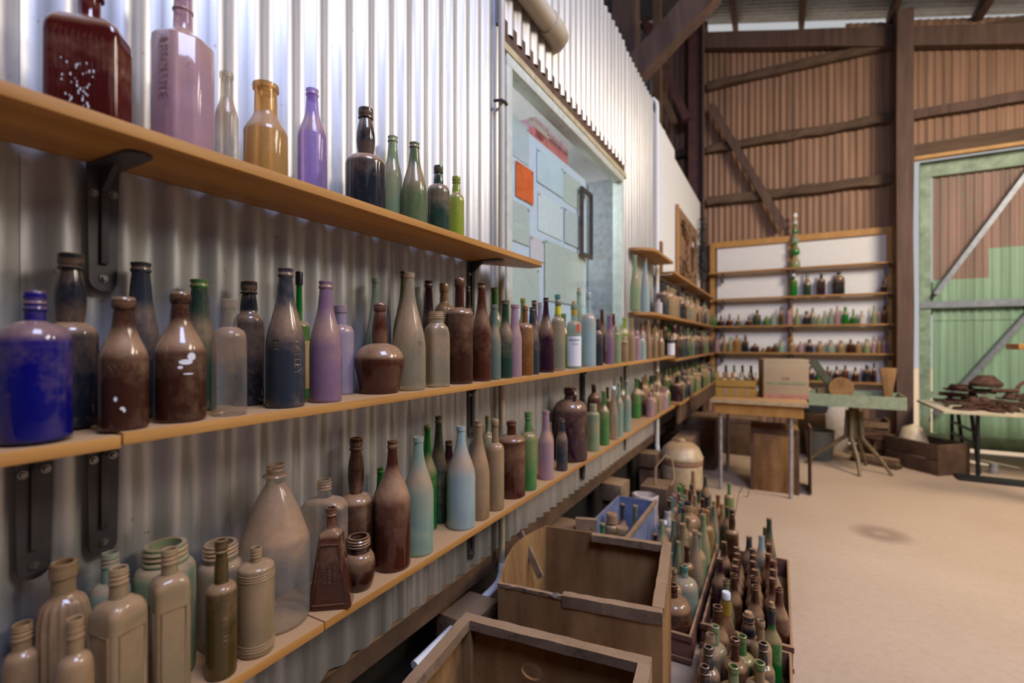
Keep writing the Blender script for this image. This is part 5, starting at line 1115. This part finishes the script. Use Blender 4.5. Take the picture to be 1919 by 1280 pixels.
tr_ = MB().tube([(.15*math.cos(t), .15*math.sin(t), .03) for t in [2*math.pi*k/24 for k in range(25)]], .028, 10, cap=False).build('iron_ring', M_rustitem, None, 60); tr_.location = (1.93, 6.66, .2005); tag(tr_, 'rusty iron ring lying on the low dark crate', 'iron ring')
# ================================================================== SCRAP TABLE
tt = thing('trestle_table', 'white-topped trestle table heaped with rusty scrap before the green door', 'table', (2.34, 6.06, 0)); w, l, z = 1.7, 1.02, .63
MB().box(0, w, 0, l, z-.025, z).build('table_top', plain('table_laminate', (.62, .53, .38), .5, var=.12), tt, None, .003)
for x in (.28, 1.3):
    for y in (.12, .30, .72, .9): MB().tube([(x+(.0 if y in (.12, .9) else .06), y, 0), (x, y, z-.026)], .017, 8).build('leg', M_black, tt, 50)
    MB().beam((x, .12, .30), (x, .9, .30), .02, .02).build('stretcher', M_black, tt); MB().beam((x, .12, .42), (x, .9, .42), .02, .02).build('stretcher', M_black, tt)
sb = MB().box(-.85, .85, -.09, .09, 0, .03).build('floor_board', M_black, None, None, .004); sb.location = (3.28, 6.02, .0); sb.rotation_euler = (0, 0, -.02); tag(sb, 'flat black board on the floor before the scrap table legs', 'board')
pg = MB().tube([(0,0,0), (0,0,.10)], .035, 12).build('tin_can', M_legs, None, 50); pg.location = (2.80, 6.42, .0); tag(pg, 'small tin on the floor under the scrap table', 'tin')
HF = {}
def scrap(kind, name, label, x, y, rz, s=1.0):
    mb = MB()
    if kind == 'plate': mb.box(-.17*s, .17*s, -.035, .035, 0, .014); ext = (.17*s, .036, .014)
    elif kind == 'bar': mb.beam((-.2*s, 0, .014), (.2*s, 0, .014), .026, .026, div=6, jit=.002); ext = (.2*s, .016, .030)
    elif kind == 'shoe': mb.tube([(.075*math.cos(t), .09*math.sin(t), .0125) for t in [math.radians(-60+k*20) for k in range(16)]], .012, 6); ext = (.09, .105, .025)
    elif kind == 'file':
        for q in range(8): mb.beam((-.12*s+q*.030*s, -.035, .012), (-.12*s+q*.030*s, .035, .012), .022*s, .024)
        mb.beam((-.16*s, 0, .012), (.15*s, 0, .012), .03, .018); ext = (.165*s, .037, .025)
    elif kind == 'hub': h_ = .11*min(1, s); mb.lathe([(.03*s, 0), (.095*s, 0), (.10*s, .27*h_), (.07*s, .68*h_), (.045*s, h_), (.03*s, h_)], 18); ext = (.1*s, .1*s, h_)
    elif kind == 'arch': mb.tube([(.11*s*math.cos(t), 0, .012+.10*s*math.sin(t)) for t in [math.pi*k/10 for k in range(11)]], .016, 8); ext = (.13*s, .02, .13*s)
    elif kind == 'pipe': mb.tube([(-.2*s, 0, .022), (.2*s, 0, .022)], .022, 10); ext = (.2*s, .022, .045)
    c, sn = math.cos(rz), math.sin(rz); cells = set()
    nx_, ny_ = int(ext[0]/.008)+1, int(ext[1]/.008)+1
    for i in range(-nx_, nx_+1):
        for j in range(-ny_, ny_+1):
            a, b_ = ext[0]*i/nx_, ext[1]*j/ny_; cells.add((int((x+a*c-b_*sn)*50), int((y+a*sn+b_*c)*50)))
    hl_ = sorted(HF.get(q, zt) for q in cells); z = hl_[int(len(hl_)*.86)]
    for q in cells: HF[q] = max(HF.get(q, zt), z+ext[2]*.9)
    o = mb.build(name, M_rustitem, None, 45); o.location = (x, y, z+.0005); o.rotation_euler = (0, 0, rz); return tag(o, label, 'scrap iron', 'rusty scrap on the trestle table')
zt = .6302
items = [('bar','iron_bar','rusty bar lying at the left edge of the scrap table',2.50,6.62,1.35,1),('plate','iron_plate','flat rusty plate at the back left of the scrap table',2.64,7.0,.1,.9),
 ('shoe','horseshoe','rusty horseshoe at the left front of the scrap table',2.55,6.26,2.1,1),('shoe','horseshoe','rusty horseshoe near the front edge of the scrap table',2.78,6.20,.6,1)]
for it in items: scrap(*it)
hs_ = random.Random(5); ADJ = ['at the left of the heap', 'in the left half of the heap', 'in the middle of the heap', 'in the right half of the heap', 'at the right end of the heap']
for k in range(54):
    q = k*2 % 5; kind, nm = [('plate','iron_plate'), ('file','toothed_rack'), ('hub','small_hub'), ('shoe','horseshoe'), ('pipe','iron_pipe'), ('file','toothed_rack')][(k*5+k//7) % 6]
    x = 2.56+.20*q+hs_.uniform(-.07, .07); y = hs_.uniform(6.24, 6.86) if k < 34 else hs_.uniform(6.38, 6.76)
    scrap(kind, nm, f'rusty {nm.replace("_", " ")}, {ORD[k % 20]} of those {"near the bottom" if k < 20 else "partway up" if k < 40 else "on top"} {ADJ[q]}', x, y, hs_.uniform(-.9, .9), hs_.uniform(.5, .8) if kind != 'hub' else .5)
scrap('hub', 'wheel_hub', 'domed rusty hub standing out at the top left of the scrap heap', 2.80, 6.62, 0, 1.3)
scrap('file', 'toothed_rack', 'toothed rusty rack lying topmost at the right of the scrap heap', 3.25, 6.50, -.5, 1.3)
scrap('arch', 'iron_arch', 'arched rusty iron standing on top of the scrap heap', 3.12, 6.66, .5, 1.0)
ws = MB().box(0, .5, -.12, .12, 0, .045).build('hanging_shelf', M_frame, None, None, .003); p = on_y(1890, 655, 5.2); ws.location = (p.x+.02, 5.2, p.z); 
tag(ws, 'end of a small orange timber board at the right edge of view', 'board')
po = MB().box(-.04, .04, -.04, .04, 0, p.z-.0005).build('timber_post', M_post, None); po.location = (p.x+.42, 5.2, 0); tag(po, 'slim post carrying the small orange board', 'post')
# ================================================================== DISPLAY ON THE FAR LEFT WALL
db = thing('display_board', 'brown board of mounted rusty relics on the far white wall', 'display board', (.004, 0, 0))
y0, y1 = on_x(1265, 400, 0).y, on_x(1303, 400, 0).y; z1 = on_x(1265, 333, 0).z; z0 = SB+.02
MB().box(0, .018, y0, y1, z0, z1-.28).build('backing', wood('relic_board', (.22, .115, .06), (.36, .21, .12), (5, 5, 1)), db); MB().box(.018, .03, y0, y0+.05, z0, z1-.28).build('edge_batten', M_frame, db)
for k in range(26):
    y, z = random.uniform(y0+.12, y1-.12), random.uniform(z0+.08, z1-.42); a = random.uniform(0, 3.1); d = .07+.09*random.random()
    MB().beam((.026, y-d*math.cos(a), z-d*math.sin(a)), (.03, y+d*math.cos(a), z+d*math.sin(a)), .016, .03, up=(1,0,0), div=3, jit=.004).build('relic', random.choice([M_rustitem, M_crate, M_batten]), db)
MB().box(.019, .032, y0+1.0, y0+1.1, 2.45, 2.62).build('paper_note', M_label, db)
bw = MB()
for k in range(16):
    pts = []; yc_, zc_ = y1+.20+random.uniform(-.10, .10), 2.50+random.uniform(-.36, .36)
    rr, ph = random.uniform(.06, .16), random.uniform(0, 6)
    for q in range(18): t = ph+q*.5; pts.append((.065+.035*math.sin(q*1.3+k), yc_+rr*math.cos(t)*(1+.1*math.sin(q)), zc_+rr*1.5*math.sin(t)))
    bw.tube(pts, .006, 5)
bw = bw.build('barbed_wire', M_black, None, 60); tag(bw, 'black tangle of barbed wire hanging at the end of the white wall', 'barbed wire')
tl_ = MB().box(-.012, .012, -.03, .03, 0, .30).build('wooden_block', M_crate, None, None, .004); tl_.location = (.02, 4.45, SB+.001); tag(tl_, 'small upright wooden piece at the start of the far top shelf', 'wooden block')
# ================================================================== INSIDE THE OFFICE WINDOW
cb_ = thing('pinboard_cabinet', 'tall white cabinet used as a pinboard behind the window', 'cabinet', (-.075, 1.52, .481))
MB().box(-.42, -.012, 0, 1.24, 0, 1.80).build('cabinet_body', M_white, cb_, None, .004); MB().box(-.012, 0, 0, 1.24, 0, 1.80).build('pinboard', plain('pale_blue_board', (.66, .71, .82), .7, var=.04), cb_)
XPB = -.075
def paper(px0, py0, px1, py1, col, label, k, name='paper_sheet'):
    """sheet pinned on the board: picture corners give its y/z extent"""
    a, b_ = on_x(px0, py0, XPB), on_x(px1, py1, XPB); y0, y1 = a.y, b_.y
    zt_, zb_ = a.z, b_.z
    o = thing(name, label, 'paper', (XPB+.0008+.0012*k, y0, zb_), 0, 'papers on the pinboard'); hh, ww = zt_-zb_, y1-y0; cv = .004
    vs = []; n = 6
    for side in (0, .0006):
        for i in range(n+1):
            for j in range(n+1): vs.append((side+.001*math.sin(i*1.1)*math.sin(j*.9)*.5+.0006, ww*i/n, hh*j/n))
    q = (n+1)**2; fs = []
    for i in range(n):
        for j in range(n): a_ = i*(n+1)+j; fs += [(a_, a_+1, a_+n+2, a_+n+1), (q+a_, q+a_+n+1, q+a_+n+2, q+a_+1)]
    MB().add(vs, fs).build('sheet', col, o, 60)
    for yy in (.015, ww-.015):
        s = MB(); s.lathe([(.005, 0), (.004, .003), (0, .004)], 8); s = s.build('pin', M_bolt, [c for c in bpy.data.objects if c.parent == o][0]); s.rotation_euler = (0, math.pi/2, 0); s.location = (.0022, yy, hh-.012)
    return o
P_gg = plain('grey_green_paper', (.54, .57, .52), .8, var=.08, scale=60); P_g2 = plain('grey_paper', (.56, .59, .60), .8, var=.05); P_w = plain('white_paper', (.72, .76, .78), .8, var=.04)
P_b = plain('pale_blue_paper', (.60, .69, .75), .8, var=.08, scale=9); P_o = plain('orange_paper', (.85, .13, .02), .6, var=.18, scale=30); P_p = plain('pinkish_paper', (.70, .62, .66), .8, var=.05)
paper(942, 200, 991, 312, P_g2, 'grey sheet pinned at the top left behind the window', 0)
paper(943, 290, 961, 345, P_w, 'small white sheet left of the orange notice', 1)
o = paper(965, 300, 998, 385, P_o, 'bright orange notice pinned behind the window glass', 3)
for k in range(14):
    pass
paper(944, 366, 991, 462, P_gg, 'grey-green sheet below the orange notice', 2)
paper(992, 218, 1028, 262, P_p, 'pinkish sheet pinned at the top of the board', 1)
paper(1005, 276, 1054, 372, P_b, 'pale blue sheet right of the orange notice', 2)
paper(1007, 358, 1053, 452, P_w, 'white sheet with faint lines below the pale blue one', 1)
paper(1055, 318, 1092, 400, P_gg, 'pale green sheet at the right of the blue sheet', 0)
paper(1056, 388, 1092, 470, P_g2, 'grey sheet in the dark frame at the right of the board', 3)
paper(1019, 448, 1092, 575, P_gg, 'large grey-green poster low on the board behind bottles', 4)
paper(947, 486, 1010, 580, P_gg, 'pale green poster just below the shelf end', 0)
paper(992, 440, 1018, 492, P_p, 'pinkish slip under the white lined sheet', 2)
fr = thing('picture_frame', 'dark slim frame hanging at the right end of the pinboard', 'frame', (-.06, 2.62, 1.80)); 
for q in ((0, .02, 0, .02, 0, .40), (0, .02, .16, .18, 0, .40), (0, .02, .02, .16, 0, .02), (0, .02, .02, .16, .38, .40)): MB().box(*q).build('frame_bar', M_steel, fr)
ct = thing('carton', 'red and pink cardboard carton on top of the white cabinet', 'carton', (-.40, 2.12, 2.282)); MB().box(0, .30, 0, .42, 0, .08).build('carton_body', plain('red_carton', (.72, .22, .25), .6), ct); MB().box(-.004, .304, -.004, .424, .08, .125).build('lid', plain('pink_carton', (.70, .42, .55), .6), ct)
cp = thing('shade_block', 'dark grey block added as shade at the far end inside the office', 'shade_block', (-.62, 3.66, .481)); M_dim = plain('shade_grey', (.16, .18, .20), .5)  # two-door block added to darken the far end of the office
MB().box(0, .46, .02, .38, 0, 2.1).build('block_body', M_dim, cp, None, .003)
for x in (.01, .235): MB().box(x, x+.215, 0, .0195, .02, 2.08).build('door', M_dim, cp)
fc = thing('filing_cabinet', 'pale cabinet further along inside the office window', 'cabinet', (-.75, 2.95, .481)); MB().box(0, .5, 0, .5, 0, 1.10).build('cabinet_body', plain('cabinet_grey', (.6, .62, .64), .5), fc, None, .004)
for z in (.1, .43, .76): MB().box(.5, .508, .03, .47, z, z+.29).build('drawer', M_white, fc)
